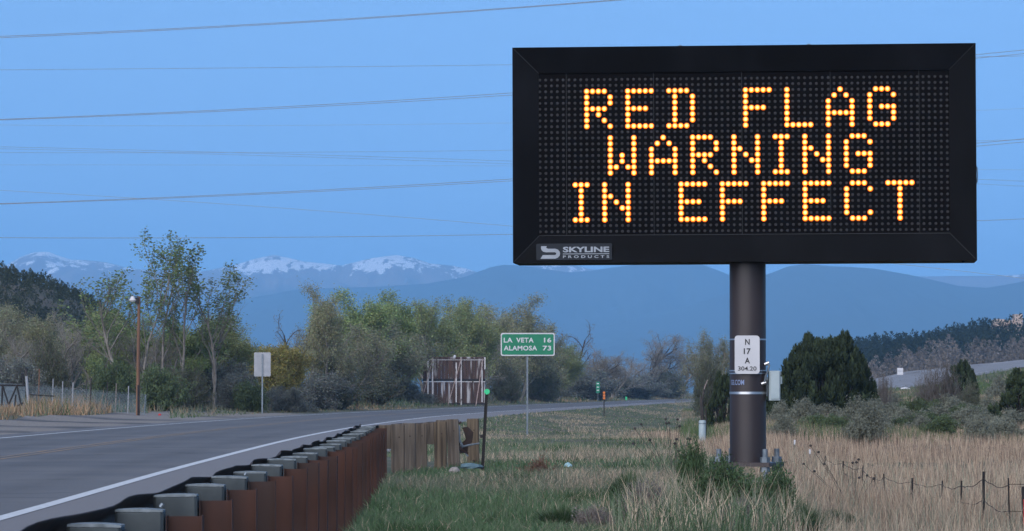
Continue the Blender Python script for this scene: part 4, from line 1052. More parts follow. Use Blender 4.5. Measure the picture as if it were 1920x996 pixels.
# ------------------------------------------------------------------ right slope: small sign, house
d = 372.0
t, s, z0 = small_sign(1687.5, 690, 703, 11, d, 'road_sign', 'small white blank road sign on the climbing highway at right', 'road sign', M['sign_white'])
MB().box((0, -0.035, wz(696, d) - z0), (10 * s, 0.004, 1.0 * s)).build('divider', M['alu'], t)
lump('culvert_end', 'pale slab at the near edge of the climbing highway', 'rubble', 1697, 729.5, 335, 0.9, 0.14, M['sign_white'], 15, 0.4)
d = 1120.0; sc = d / F; hx0 = wx(1890, d); hz0 = wz(625, d)
ho_ = thing('house', 'pale pink stucco house with brown roof and tower on the far hilltop', 'house', (hx0, d, hz0))
e = lambda px: (px - 1890) * sc; fz = lambda py: wz(py + 3, d) - hz0
MB().box(((e(1866) + e(1884)) / 2, 4, fz(613) ), (e(1884) - e(1866), 8, 5.2)).build('wall', M['stucco'], ho_)
MB().box(((e(1884) + e(1906)) / 2, 5, fz(611.5)), (e(1906) - e(1884), 8, 4.2)).build('wall', M['stucco'], ho_)
MB().box(((e(1904) + e(1918)) / 2, 4, fz(608)), (e(1918) - e(1904), 7, 6.5)).build('tower', M['stucco'], ho_)
for a, c, py, h in ((1864.5, 1886, 609.3, 1.2), (1884, 1906, 608, 1.6)):
    w0, w1 = e(a), e(c); zb = fz(py)
    MB().add([(w0, -0.6, zb), (w1, -0.6, zb), (w1, 9.4, zb), (w0, 9.4, zb), (w0 + 0.6, 4.4, zb + h), (w1 - 0.6, 4.4, zb + h)], [(0, 1, 5, 4), (2, 3, 4, 5), (1, 2, 5), (3, 0, 4), (3, 2, 1, 0)]).build('roof', M['roof_tile'], ho_)
for px in (1870, 1879):
    MB().box((e(px), -0.03, fz(613.5)), (0.9, 0.1, 1.1)).build('window', M['glass_dark'], ho_)

# ------------------------------------------------------------------ power lines
def wire(pts, d, r_, label, m_='wire'):
    px = [p[0] for p in pts]; py = [p[1] for p in pts]
    co = np.polyfit(px, py, min(2, len(px) - 1)); xs = np.linspace(-260, 2180, 60)
    o = MB().tube([(wx(x, d + (x - 960) * 0.004), d + (x - 960) * 0.004, wz(float(np.polyval(co, x)), d + (x - 960) * 0.004)) for x in xs], r_, 5).build('power_line', M[m_])
    tag(o, label, 'power line', 'power lines across the sky')
A = [(0, 67), (480, 44), (960, 13)]
for dy, w_ in ((0, 'upper strand of the topmost grey cable pair'), (2.6, 'lower strand of the topmost grey cable pair')):
    wire([(x, y + dy * (1 - x / 2400)) for x, y in A], 150, 0.0105, w_)
wire([(0, 130), (960, 120.5), (1920, 104)], 260, 0.0124, 'single thin cable just below the topmost cable pair')
A = [(0, 223), (480, 203), (960, 173), (1880, 97)]
wire(A, 155, 0.0105, 'upper strand of the cable pair behind the upper half of the sign')
wire([(x, y + 1.2 + x * 0.003) for x, y in A], 155, 0.0099, 'lower strand of the cable pair behind the upper half of the sign')
wire([(0, 234), (960, 230), (1920, 203)], 330, 0.0093, 'faint hair-thin cable under the upper cable pair', 'wire_pale')
wire([(0, 275), (480, 287), (960, 302), (1700, 330)], 300, 0.0112, 'upper of two thin cables sloping down to the right above the trees')
wire([(0, 279), (480, 290), (960, 308), (1700, 338)], 300, 0.0099, 'lower of two thin cables sloping down to the right above the trees')
wire([(0, 285.5), (480, 286), (960, 281), (1900, 262)], 280, 0.0093, 'thin level cable crossing the two sloping cables')
wire([(0, 309), (960, 311), (1900, 318)], 340, 0.0081, 'faintest level cable in mid sky', 'wire_pale')
A = [(0, 381), (480, 364), (960, 334), (1880, 264)]
wire(A, 160, 0.0105, 'upper strand of the cable pair behind the middle of the sign')
wire([(x, y + 1.0 + x * 0.0026) for x, y in A], 160, 0.0099, 'lower strand of the cable pair behind the middle of the sign')
wire([(0, 357), (480, 386), (960, 425), (1300, 455)], 320, 0.0136, 'pale cable sloping down behind the lower corner of the sign', 'wire_pale')
wire([(0, 446), (480, 444.5), (960, 440), (1880, 412)], 240, 0.0149, 'lowest dark cable just above the snowy mountains')

# ------------------------------------------------------------------ trees
PROTO = {}
GREEN, OLIVE, GREY = (0.215, 0.268, 0.108), (0.240, 0.240, 0.138), (0.25, 0.23, 0.21)
PROTO['tall_a'] = tree_mesh('tall_a', 1, 9.5, 4.6, stems=2, spread=0.30, kids=(9, 5, 4), up=0.42, leaf=0.085, nleaf=4, lc=(0.132, 0.177, 0.076), bare=0.42, trunk_r=0.10, scatter=0.13, start=0.34, twig=(0.196, 0.178, 0.149), wander=0.15)
PROTO['tall_b'] = tree_mesh('tall_b', 5, 9.0, 3.4, stems=2, spread=0.20, kids=(9, 5, 4), up=0.5, leaf=0.08, nleaf=4, lc=(0.139, 0.177, 0.083), bare=0.5, trunk_r=0.09, scatter=0.13, start=0.32, twig=(0.218, 0.201, 0.172), wander=0.15)
PROTO['green_a'] = tree_mesh('green_a', 11, 7, 5.5, stems=4, spread=0.5, kids=(9, 8, 7), up=0.30, leaf=0.065, nleaf=9, lc=GREEN, bare=0.15, scatter=0.24, twig=(0.276, 0.247, 0.207))
PROTO['green_b'] = tree_mesh('green_b', 12, 7, 5.0, stems=5, spread=0.42, kids=(9, 8, 6), up=0.36, leaf=0.06, nleaf=9, lc=(0.233, 0.265, 0.117), bare=0.2, scatter=0.22, twig=(0.276, 0.247, 0.207))
PROTO['olive_a'] = tree_mesh('olive_a', 13, 7, 5.0, stems=4, spread=0.45, kids=(9, 8, 7), up=0.28, leaf=0.06, nleaf=8, lc=OLIVE, bare=0.3, scatter=0.22, twig=(0.276, 0.247, 0.207))
PROTO['olive_b'] = tree_mesh('olive_b', 14, 7, 5.5, stems=4, spread=0.5, kids=(9, 8, 6), up=0.25, leaf=0.06, nleaf=7, lc=(0.225, 0.228, 0.145), bare=0.35, scatter=0.22, twig=(0.276, 0.247, 0.207))
PROTO['bare_a'] = tree_mesh('bare_a', 21, 7, 6.0, stems=3, spread=0.45, kids=(9, 8, 8), levels=3, up=0.18, leaf=0.045, nleaf=3, lc=(0.202, 0.177, 0.138), bare=0.4, twig=GREY, scatter=0.15, bark='bark_dark', wander=0.28, start=0.25)
PROTO['bare_b'] = tree_mesh('bare_b', 22, 7, 5.0, stems=4, spread=0.4, kids=(9, 8, 7), levels=3, up=0.22, leaf=0.045, nleaf=2, lc=(0.202, 0.184, 0.138), bare=0.5, twig=(0.322, 0.299, 0.276), scatter=0.15, wander=0.26)
PROTO['thin_bare'] = tree_mesh('thin_bare', 23, 6, 3.4, stems=2, spread=0.4, kids=(7, 6, 5), levels=3, up=0.2, leaf=0.05, nleaf=1, lc=(0.171, 0.132, 0.110), bare=0.6, twig=(0.207, 0.172, 0.149), wander=0.32, scatter=0.1, bark='bark_dark')
PROTO['yellow'] = tree_mesh('yellow', 24, 5, 4.4, stems=7, spread=0.75, kids=(8, 7, 6), up=0.2, leaf=0.075, nleaf=14, lc=(0.233, 0.204, 0.069), bare=0.1, scatter=0.24, start=0.08, twig=(0.127, 0.103, 0.069))

def place(proto, px, ytop, wpx, d, name, label, cat='tree', group=None, rot=None, parts=('trunk', 'crown'), ybase=None):
    tm, cm, H, W = PROTO[proto]; d0 = d; d = beyond(px, d)
    if d > d0: d += 0.35 * (d0 - 215) + (26 if 640 < px < 960 else (22 if px > 960 else 4))
    x = wx(px, d); z0 = g1(x, d) - 0.1 if ybase is None else wz(ybase, d)
    h = wz(ytop, d) - z0; w = wpx * d / F
    t = thing(name, label, cat, (x, d, z0), (0, 0, rg.uniform(0, 6.28) if rot is None else rot), group)
    t.scale = (w / W, w / W, h / H)
    for nme, me in zip(parts, (tm, cm)): obj(nme, me, t)
    return t
TREES = [
 ('tall_a', 262, 424, 170, 214, 'cottonwood_tree', 'tallest open cottonwood, crown above the lamp pole'),
 ('tall_b', 328, 440, 130, 218, 'cottonwood_tree', 'slim tall cottonwood just right of the tallest one'),
 ('tall_b', 405, 487, 135, 222, 'cottonwood_tree', 'thin half-bare tall cottonwood, right of the other two tall ones'),
 ('tall_a', 205, 520, 90, 224, 'cottonwood_tree', 'young cottonwood whose crown stands left of the lamp'),
 ('olive_b', -15, 545, 150, 236, 'willow_tree', 'grey-green tree cut by the left edge, above the gate'),
 ('olive_a', 48, 560, 130, 262, 'willow_tree', 'dull olive tree behind the black-topped gate post'),
 ('bare_b', 112, 578, 140, 240, 'bare_tree', 'silvery leafless tree behind the mesh fence left of the lamp pole'),
 ('green_b', 178, 570, 120, 256, 'willow_tree', 'pale green tree below the foot of the dark hill'),
 ('green_a', 238, 585, 140, 228, 'willow_tree', 'green bushy tree right behind the lamp pole'),
 ('green_a', 318, 592, 150, 226, 'willow_tree', 'broad green tree filling under the slim tall cottonwood'),
 ('green_b', 392, 580, 130, 232, 'willow_tree', 'loose green tree under the thin half-bare cottonwood'),
 ('bare_b', 438, 580, 80, 238, 'bare_tree', 'grey twiggy tree at the right foot of the tall cottonwoods'),
 ('yellow', 498, 634, 118, 244, 'yellow_bush_tree', 'yellow-olive rounded tree behind the blank pale sign back'),
 ('thin_bare', 540, 577, 90, 275, 'bare_tree', 'small leafless reddish tree in the gap right of the yellow-olive tree'),
 ('olive_a', 602, 517, 105, 262, 'willow_tree', 'tall narrow olive tree, highest left of the billboard'),
 ('green_a', 682, 532, 150, 272, 'willow_tree', 'green tree right of the tall narrow olive tree'),
 ('green_a', 752, 535, 130, 270, 'willow_tree', 'bright green tree standing above the left part of the billboard'),
 ('olive_b', 725, 590, 190, 258, 'willow_tree', 'low spreading olive tree just left of the billboard'),
 ('olive_b', 635, 585, 160, 256, 'willow_tree', 'grey-olive spreading tree under the tall narrow olive tree'),
 ('green_b', 806, 556, 110, 278, 'willow_tree', 'pale green tree directly above the billboard'),
 ('green_b', 862, 550, 115, 282, 'willow_tree', 'rounded light green tree above the right part of the billboard'),
 ('olive_a', 920, 560, 110, 286, 'willow_tree', 'hazy olive tree left of the green destination sign'),
 ('olive_a', 972, 541, 130, 276, 'willow_tree', 'tall grey-olive tree directly above the green destination sign'),
 ('olive_b', 1015, 585, 120, 272, 'willow_tree', 'darker olive tree right behind the green destination sign'),
 ('green_b', 1045, 640, 80, 270, 'willow_tree', 'low green tree right of the green destination sign post'),
 ('thin_bare', 1088, 595, 85, 276, 'bare_tree', 'thin leafless tree reaching over the green milepost sign'),
 ('bare_a', 1212, 617, 135, 300, 'bare_tree', 'large bare grey tree with dark forked trunk near the road bend'),
 ('bare_b', 1150, 655, 110, 320, 'bare_tree', 'low bare grey tree between the milepost sign and the forked tree'),
 ('bare_b', 1268, 650, 110, 330, 'bare_tree', 'bare grey tree right of the dark forked one'),
 ('olive_b', 1335, 612, 110, 290, 'willow_tree', 'grey-green tree close left of the thick brown pole'),
 ('bare_a', 1110, 660, 120, 340, 'bare_tree', 'dim bare tree far behind the milepost sign'),
 ('bare_b', 880, 600, 130, 300, 'bare_tree', 'greyish twiggy tree deep behind the billboard'),
 ('bare_a', 575, 625, 130, 282, 'bare_tree', 'dark twiggy tree deep behind the yellow-olive tree'),
 ('olive_b', 470, 650, 120, 285, 'willow_tree', 'dim olive tree deep behind the blank pale sign back'),
 ('bare_b', 1125, 640, 120, 300, 'bare_tree', 'grey bare tree rising right above the orange disc marker'),
 ('bare_a', 1300, 640, 110, 312, 'bare_tree', 'bare dark-limbed tree left of the broken stake'),
 ('bare_b', 1185, 668, 110, 288, 'bare_tree', 'small pale bare tree at the left foot of the forked one'),
 ('bare_b', 660, 600, 150, 250, 'bare_tree', 'pale twiggy tree in front of the green trees left of the billboard'),
 ('bare_b', 300, 600, 150, 220, 'bare_tree', 'pale twiggy tree in front of the lamp side thicket'),
 ('bare_b', 20, 610, 140, 225, 'bare_tree', 'grey twiggy tree right behind the pipe gate'),
]
for k, (pr, px, yt, w, d, nm, lb) in enumerate(TREES):
    place(pr, px, yt, w * 1.12, d, nm, lb, 'tree', 'trees along the creek beyond the highway')

SHR = {}
SHR['sage'] = shrub_mesh('sage', 41, 1.0, 1.6, 170, 0.035, 16, (0.175, 0.182, 0.14))
SHR['blue'] = shrub_mesh('blue', 42, 2.5, 3.4, 260, 0.045, 11, (0.150, 0.165, 0.150), twig=(0.15, 0.135, 0.125), thin=0.011)
SHR['dark'] = shrub_mesh('dark', 43, 2.0, 3.0, 220, 0.045, 14, (0.100, 0.110, 0.070), twig=(0.15, 0.13, 0.115), thin=0.011)
SHR['green'] = shrub_mesh('green', 44, 1.0, 1.7, 170, 0.035, 16, (0.085, 0.115, 0.055))
SHR['greybare'] = shrub_mesh('greybare', 45, 1.6, 1.8, 150, 0.02, 2, (0.13, 0.11, 0.10), twig=(0.165, 0.145, 0.13), thin=0.0055, upright=0.9)
def tuft_mesh(name, seed, H, W, n, cols, width=0.006):
    r = np.random.default_rng(seed); a = r.uniform(0, 2 * np.pi, n); q = np.sqrt(r.random(n))
    P = np.stack([np.cos(a) * q * W * 0.22, np.sin(a) * q * W * 0.22, 0 * a], 1)
    h = H * r.uniform(0.45, 1.0, n) * (1 - 0.25 * q); out_ = np.stack([np.cos(a), np.sin(a), 0 * a], 1) + r.normal(size=(n, 3)) * 0.35; out_[:, 2] = 0
    sd = unit(np.cross(out_, np.array([0, 0, 1.0])) + r.normal(size=(n, 3)) * 0.4) * width / 2; rows = []
    for t, k in ((0, 0.8), (0.35, 1.0), (0.7, 0.8), (1.0, 0.1)):
        c = P + out_ * (W * 0.30 * q * t ** 1.6)[:, None] + np.stack([0 * a, 0 * a, h * t * (1 - 0.12 * t * q)], 1); rows += [c - sd * k, c + sd * k]
    V = np.stack(rows, 1).reshape(-1, 3); o = (np.arange(n) * 8)[:, None]
    Fq = np.concatenate([o + [k, k + 1, k + 3, k + 2] for k in (0, 2, 4)])
    C = np.array(cols)[r.integers(0, len(cols), n)] * r.uniform(0.7, 1.3, (n, 1))
    return np_mesh(name, V, [Fq], [M['leaf']], col=np.repeat(C, 8, 0)), H, W
SHR['broom'] = tuft_mesh('broom', 46, 0.75, 0.9, 2600, [(0.055, 0.105, 0.045), (0.04, 0.08, 0.034), (0.075, 0.125, 0.06), (0.15, 0.17, 0.11)], 0.010)
SHR['straw_tuft'] = tuft_mesh('straw_tuft', 49, 0.6, 0.8, 900, [(0.26, 0.21, 0.15), (0.20, 0.165, 0.13), (0.10, 0.115, 0.08), (0.05, 0.08, 0.04)])
SHR['leafy'] = shrub_mesh('leafy', 50, 0.6, 0.9, 260, 0.020, 12, (0.070, 0.115, 0.055), twig=(0.10, 0.11, 0.06), thin=0.003, upright=1.0)
SHR['rusty'] = shrub_mesh('rusty', 47, 0.35, 0.8, 200, 0.02, 1, (0.17, 0.10, 0.07), twig=(0.19, 0.115, 0.085), thin=0.0028)
SHR['twigs'] = shrub_mesh('twigs', 48, 0.55, 0.9, 520, 0.02, 1, (0.17, 0.15, 0.14), twig=(0.30, 0.26, 0.235), thin=0.003, upright=0.8)
PROTO['grey_low'] = tree_mesh('grey_low', 61, 3.0, 4.0, stems=9, spread=0.8, kids=(8, 7, 6), up=0.16, leaf=0.05, nleaf=6, lc=(0.165, 0.175, 0.155), bare=0.35, scatter=0.16, start=0.05, twig=(0.19, 0.175, 0.165), trunk_r=0.07, bark='bark_dark', wander=0.3)
def bush(kind, px, ytop, wpx, d, label, name='shrub', zoff=-0.05, group=None):
    if kind == 'blue':
        return place('grey_low', px, ytop, wpx * 1.15, d, name, label, 'shrub', group, parts=('stems', 'foliage'))
    d0 = d; d = beyond(px, d); d += (22 if 640 < px < 960 else (20 if px > 960 else 2)) if d > d0 else 0; me, H, W = SHR[kind]; x = wx(px, d); z0 = g1(x, d) + zoff; h = max(wz(ytop, d) - z0, 0.15); w = wpx * d / F
    o = obj(name, me, None, (x, d, z0), (0, 0, rg.uniform(0, 6.28))); o.scale = (w / W, w / W, h / H)
    return tag(o, label, 'shrub', group)
GB = 'shrubs below the creek trees'
for k, a in enumerate([
 ('blue', 402, 668, 120, 228, 'blue-grey bush under the thin half-bare cottonwood'), ('blue', 440, 690, 80, 224, 'small blue-grey bush between the tall cottonwoods and the blank sign'),
 ('blue', 575, 690, 120, 240, 'blue-grey bush right of the blank pale sign back'), ('dark', 630, 695, 130, 246, 'dark bush left of the black white-tipped post'),
 ('dark', 700, 690, 130, 248, 'dark bush right above the black white-tipped post'), ('blue', 752, 705, 110, 246, 'blue-grey bush touching the left side of the billboard'),
 ('blue', 540, 720, 70, 236, 'low grey bush below the yellow-olive tree'), ('dark', 1015, 688, 120, 258, 'dark bush right of the green destination sign post'),
 ('dark', 950, 690, 90, 262, 'dark bush between billboard and destination sign post'), ('dark', 1250, 700, 120, 300, 'dark bush under the bare trees by the road bend'),
 ('dark', 95, 655, 110, 220, 'dark bush inside the mesh fence below the silvery tree'), ('blue', 30, 660, 120, 216, 'bluish bush behind the pipe gate'),
 ('green', 210, 690, 120, 212, 'green bush behind the fence left of the lamp pole'), ('green', 300, 700, 120, 208, 'green bush right of the lamp pole'),
 ('dark', 350, 705, 110, 216, 'dark bush at the foot of the tall cottonwoods'), ('blue', 1090, 690, 110, 280, 'grey bush behind the green milepost sign'),
 ('blue', 1170, 700, 120, 310, 'grey bush left of the dark forked tree'), ('green', 470, 725, 90, 222, 'olive bush left of the blank sign post'),
 ('dark', 880, 720, 100, 275, 'dark bush behind the right half of the billboard'), ('dark', 1325, 690, 80, 250, 'dark bush left of the brown pole foot')]):
    bush(*a, group=GB)
GS = 'shrubs on the dry slope'
for a in [('sage', 1500, 765, 80, 128, 'grey sage bush at the foot of the big juniper, left one'), ('sage', 1572, 775, 70, 118, 'grey sage bush below the middle of the big juniper'),
 ('green', 1545, 785, 130, 112, 'low green bush in front of the big juniper'), ('sage', 1690, 770, 90, 135, 'wide sage bush between juniper and bare brown shrub'),
 ('sage', 1640, 760, 60, 150, 'sage bush touching the right side of the big juniper'), ('green', 1760, 758, 110, 150, 'green low bush in front of the bare brown shrub'),
 ('sage', 1850, 755, 80, 150, 'sage bush right of the bare brown shrub'), ('sage', 1730, 785, 70, 118, 'low sage bush at the upper edge of the tan grass'),
 ('greybare', 1770, 684, 110, 168, 'bare brown shrub in front of the climbing highway'), ('greybare', 1735, 705, 80, 172, 'smaller bare shrub left of the bare brown one'),
 ('greybare', 1655, 704, 60, 165, 'grey leafless bush at the right edge of the big juniper'), ('dark', 1815, 728, 62, 175, 'low dark bush below the small dark juniper'),
 ('sage', 1870, 715, 60, 230, 'round grey bush on the green slope at right'), ('sage', 1420, 765, 60, 140, 'sage bush just left of the big juniper'),
 ('sage', 1600, 800, 80, 102, 'sage bush at the top of the tan grass below the juniper'), ('sage', 1820, 775, 110, 128, 'broad sage bush low on the right slope'),
 ('sage', 1465, 790, 70, 100, 'sage bush right behind the brown pole')]:
    bush(*a, group=GS)
rs_ = random.Random(17); SAGE = []
for k in range(38):
    for _ in range(30):
        px, d = rs_.uniform(1450, 1925), rs_.uniform(96, 185)
        if all(abs(px - q[0]) > 22 or abs(d - q[1]) > 14 for q in SAGE): break
    SAGE.append((px, d))
ORD = 'first second third fourth fifth sixth seventh eighth ninth tenth eleventh twelfth thirteenth fourteenth fifteenth sixteenth seventeenth eighteenth nineteenth twentieth'.split()
TENS = ['', '', 'twenty', 'thirty']
def ordinal(k): return ORD[k - 1] if k <= 20 else ('thirtieth' if k == 30 else TENS[k // 10] + '-' + ORD[k % 10 - 1])
for k, (px, d) in enumerate(sorted(SAGE)):
    x = wx(px, d); hgt = rs_.uniform(0.4, 0.85); kd = rs_.choice(['sage', 'sage', 'green'])
    bush(kd, px, HZ - (g1(x, d) + hgt - CAMZ) * F / d, rs_.uniform(1.0, 2.1) * F / d, d, ('small grey' if kd == 'sage' else 'small green') + ' sagebrush, ' + ordinal(k + 1) + ' from the left in the band above the tan grass', name='sagebrush', group='sagebrush scattered above the tan grass')
def bush_named(a, nm): bush(*a, name=nm)
bush_named(('leafy', 1300, 858, 72, 41.5, 'bright green broom-like clump left of the pole footing'), 'green_clump')
bush_named(('leafy', 1342, 890, 150, 36.6, 'tall dark green clump in front of the pole, lower edge'), 'green_clump')
bush_named(('broom', 1290, 905, 90, 36.8, 'green clump left of the tallest foreground clump'), 'green_clump')
bush_named(('leafy', 1452, 902, 110, 36.6, 'grey-green clump hiding the right side of the footing'), 'green_clump')
bush_named(('broom', 1500, 915, 100, 37.0, 'green clump right of the pole near the fence'), 'green_clump')
for k, a in enumerate([('leafy', 1395, 908, 110, 36.4, 'dark green clump directly below the footing'), ('broom', 1250, 935, 110, 35.8, 'low dark green clump at the lower edge left of the tall one'),
 ('broom', 1470, 935, 110, 36.2, 'green clump at the lower edge right of the tall one'), ('broom', 1560, 945, 110, 48.0, 'green clump at the lower edge below the leftmost dark fence posts'),
 ('broom', 1055, 935, 120, 36.5, 'dark low green clump right of the guardrail in the short grass'), ('broom', 1180, 868, 90, 45.0, 'olive green clump left of the pole, behind the dead twiggy brush'),
 ('straw_tuft', 1330, 930, 130, 35.4, 'straw and green tuft at the lower edge below the tall green clump'), ('straw_tuft', 1430, 950, 130, 35.0, 'straw tuft at the lower edge right below the pole'),
 ('straw_tuft', 1285, 900, 90, 40.0, 'straw tuft between the dead brush and the tall green clump'), ('straw_tuft', 1520, 945, 120, 47.5, 'straw tuft at the lower edge left of the wire fence')]):
    bush_named(a, 'grass_clump')
bush_named(('rusty', 1008, 862, 95, 60.0, 'rusty red dry tuft in the grass right of the reflector post'), 'dry_tuft')
bush_named(('twigs', 1215, 912, 130, 38.0, 'pale dead twiggy brush in the foreground grass'), 'dead_brush')
bush_named(('twigs', 1120, 955, 120, 35.5, 'dead grey brush at the lower edge left of the pole'), 'dead_brush')
bush_named(('twigs', 1390, 940, 110, 35.5, 'dead straw-coloured brush below the pole, lower edge'), 'dead_brush')

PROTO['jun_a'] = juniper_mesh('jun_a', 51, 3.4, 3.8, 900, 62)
PROTO['jun_b'] = juniper_mesh('jun_b', 52, 2.4, 2.0, 260, 70, tops=((0.0, 1.0), (-0.22, 0.85), (0.25, 0.8)))
PROTO['jun_c'] = juniper_mesh('jun_c', 53, 2.0, 2.2, 260, 70, tops=((-0.1, 1.0), (0.25, 0.9)))
JP = ('trunk', 'crown')
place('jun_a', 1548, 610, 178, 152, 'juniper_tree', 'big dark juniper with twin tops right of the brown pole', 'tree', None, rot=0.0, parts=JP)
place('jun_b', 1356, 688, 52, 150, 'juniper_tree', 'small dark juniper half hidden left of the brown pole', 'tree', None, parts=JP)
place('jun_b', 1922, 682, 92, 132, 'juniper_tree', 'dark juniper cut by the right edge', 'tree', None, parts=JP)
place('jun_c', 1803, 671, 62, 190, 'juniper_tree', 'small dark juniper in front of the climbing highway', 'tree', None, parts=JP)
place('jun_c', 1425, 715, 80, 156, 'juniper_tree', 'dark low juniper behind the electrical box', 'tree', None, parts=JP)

# ------------------------------------------------------------------ grass
def blades(P, h, w, lean, col, seg2):
    """bent tapered blades; returns verts, tris, colours"""
    n = len(P); r = np.random.default_rng(n)
    a = r.uniform(0, 2 * np.pi, n); side = np.stack([np.cos(a), np.sin(a) * 0.5, 0 * a], 1); side = unit(side)
    b_ = r.uniform(0, 2 * np.pi, n); ld = np.stack([np.cos(b_), np.sin(b_), 0 * b_], 1) * (lean * h)[:, None]
    up_ = np.zeros((n, 3)); up_[:, 2] = h; W_ = side * w[:, None] / 2
    tip = P + up_ * (1 - 0.25 * lean[:, None]) + ld
    if not seg2:
        V = np.stack([P - W_, P + W_, tip], 1).reshape(-1, 3); Fc = np.arange(3 * n).reshape(n, 3)
        return V, Fc, np.repeat(col, 3, 0)
    mid = P + up_ * 0.55 + ld * 0.28
    V = np.stack([P - W_, P + W_, mid - W_ * 0.75, mid + W_ * 0.75, tip], 1).reshape(-1, 3)
    o = (np.arange(n) * 5)[:, None]
    Fc = np.concatenate([o + [0, 1, 3], o + [0, 3, 2], o + [2, 3, 4]])
    return V, Fc, np.repeat(col, 5, 0)

def lerp(a, b_, t): return a * (1 - t[:, None]) + b_ * t[:, None]
def field(name, label, n, dmin, dmax, pxr, seed, fn, power=1.0):
    r = np.random.default_rng(seed)
    u = r.random(n); d = dmin * (dmax / dmin) ** (u ** power)
    px = r.uniform(pxr[0], pxr[1], n); x = (px - 960) / F * d
    # clump the points
    cx = np.round(x / 0.12) * 0.12; cy = np.round(d / 0.12) * 0.12
    jx = vnoise(cx * 31.7, cy * 17.3, 1.0, seed + 1) - 0.5; jy = vnoise(cx * 11.9, cy * 41.3, 1.0, seed + 2) - 0.5
    s = road_signed(x, d)
    keep, h, w, lean, col = fn(px, d, x, s, r)
    k = keep; x, d, h, w, lean, col = x[k], d[k], h[k], w[k], lean[k], col[k]
    P = np.stack([x, d, G(x, d) - 0.02], 1)
    nr = d < 75
    V1, F1, C1 = blades(P[nr], h[nr], w[nr], lean[nr], col[nr], True)
    V2, F2, C2 = blades(P[~nr], h[~nr], w[~nr], lean[~nr], col[~nr], False)
    V = np.concatenate([V1, V2]); Fc = np.concatenate([F1, F2 + len(V1)])
    o = obj(name, np_mesh(name, V, [Fc], [M['grass']], col=np.concatenate([C1, C2])))
    return tag(o, label, kind='stuff')

GRN = np.array([0.068, 0.128, 0.058]); GRY = np.array([0.170, 0.180, 0.130]); TAN = np.array([0.385, 0.282, 0.200]); STRAW = np.array([0.46, 0.365, 0.265]); DGRN = np.array([0.034, 0.068, 0.026]); BRN = np.array([0.21, 0.145, 0.11])
def tan_amount(px, d, x):
    nz = (vnoise(x, d * 0.35, 1.6, 61) - 0.5) * 0.9 + (vnoise(x, d * 0.3, 5.0, 62) - 0.5) * 0.8
    edge = np.interp(d, [34, 44, 60, 100, 160, 300], [1560, 1500, 1440, 1290, 1300, 1500])
    return np.clip((px - edge) / 160 + 0.5 + nz * 0.7, 0, 1)
def main_grass(px, d, x, s, r):
    n = len(px); t = tan_amount(px, d, x)
    gx = np.interp(d, [12, 35.4, 58, 64, 70, 90], [-1.1, -1.38, -1.78, -1.35, -0.55, -9])
    keep = (s < ROAD_R - 0.05) & (x > gx)
    mott = vnoise(x, d * 0.25, 1.3, 63); mott2 = np.where(d > 70, vnoise(x * 0.8, d * 0.16, 3.0, 64), vnoise(x, d * 0.3, 4.2, 64)); pale = sstep(0.52, 0.68, mott2 * 0.65 + mott * 0.35)
    left = sstep(1130, 960, px) * sstep(90, 55, d)
    col = lerp(np.broadcast_to(GRN, (n, 3)), np.broadcast_to(GRY, (n, 3)), np.clip(r.random(n) * 0.9 + pale * 0.6 - 0.25 * left, 0, 1))
    dk = sstep(0.62, 0.8, vnoise(x, d * 0.5, 0.9, 65)) * 0.8
    col = lerp(col, np.broadcast_to(DGRN, (n, 3)), dk)
    dry = (r.random(n) < (0.11 + 0.40 * pale + 0.02 * sstep(75, 120, d)) * (1 - 0.7 * left)); col[dry] = STRAW * r.uniform(0.6, 0.95, (dry.sum(), 1))
    tn = np.where((r.random(n) < 0.25)[:, None], STRAW, np.where((r.random(n) < 0.35)[:, None], BRN, TAN)) * r.uniform(0.7, 1.15, (n, 1))
    istan = r.random(n) < t; col[istan] = tn[istan]
    col = col * r.uniform(0.75, 1.25, (n, 1))
    h = np.where(istan, r.uniform(0.18, 0.46, n) * (0.7 + 0.6 * mott2) * np.where(d < 85, 0.72, 1.0), r.uniform(0.06, 0.20, n) * (0.6 + 0.9 * mott))
    mid = sstep(1080, 1300, px) * sstep(52, 40, d) * (1 - t); tall = r.random(n) < 0.12 * mid; h[tall] = r.uniform(0.25, 0.6, tall.sum())
    h = h * np.interp(d, [34, 100, 250], [1, 1.0, 1.15]) * np.where((d > 95) & (px < 1340), 0.6, 1.0)
    w = np.where(istan, 0.006, 0.008) * np.interp(d, [34, 60, 120, 260, 520], [0.9, 1.4, 3.0, 6.5, 12]); lean = np.where(istan, r.uniform(0.02, 0.35, n), r.uniform(0.1, 0.9, n))
    return keep, h, w, lean, col
field('grass', 'green and tan grass filling the ground right of the guardrail', 330000, 31, 260, (500, 2080), 71, main_grass, 1.15)
field('grass', 'thin far grass between the marker discs and the road bend', 34000, 235, 520, (980, 1400), 76, main_grass, 0.8)
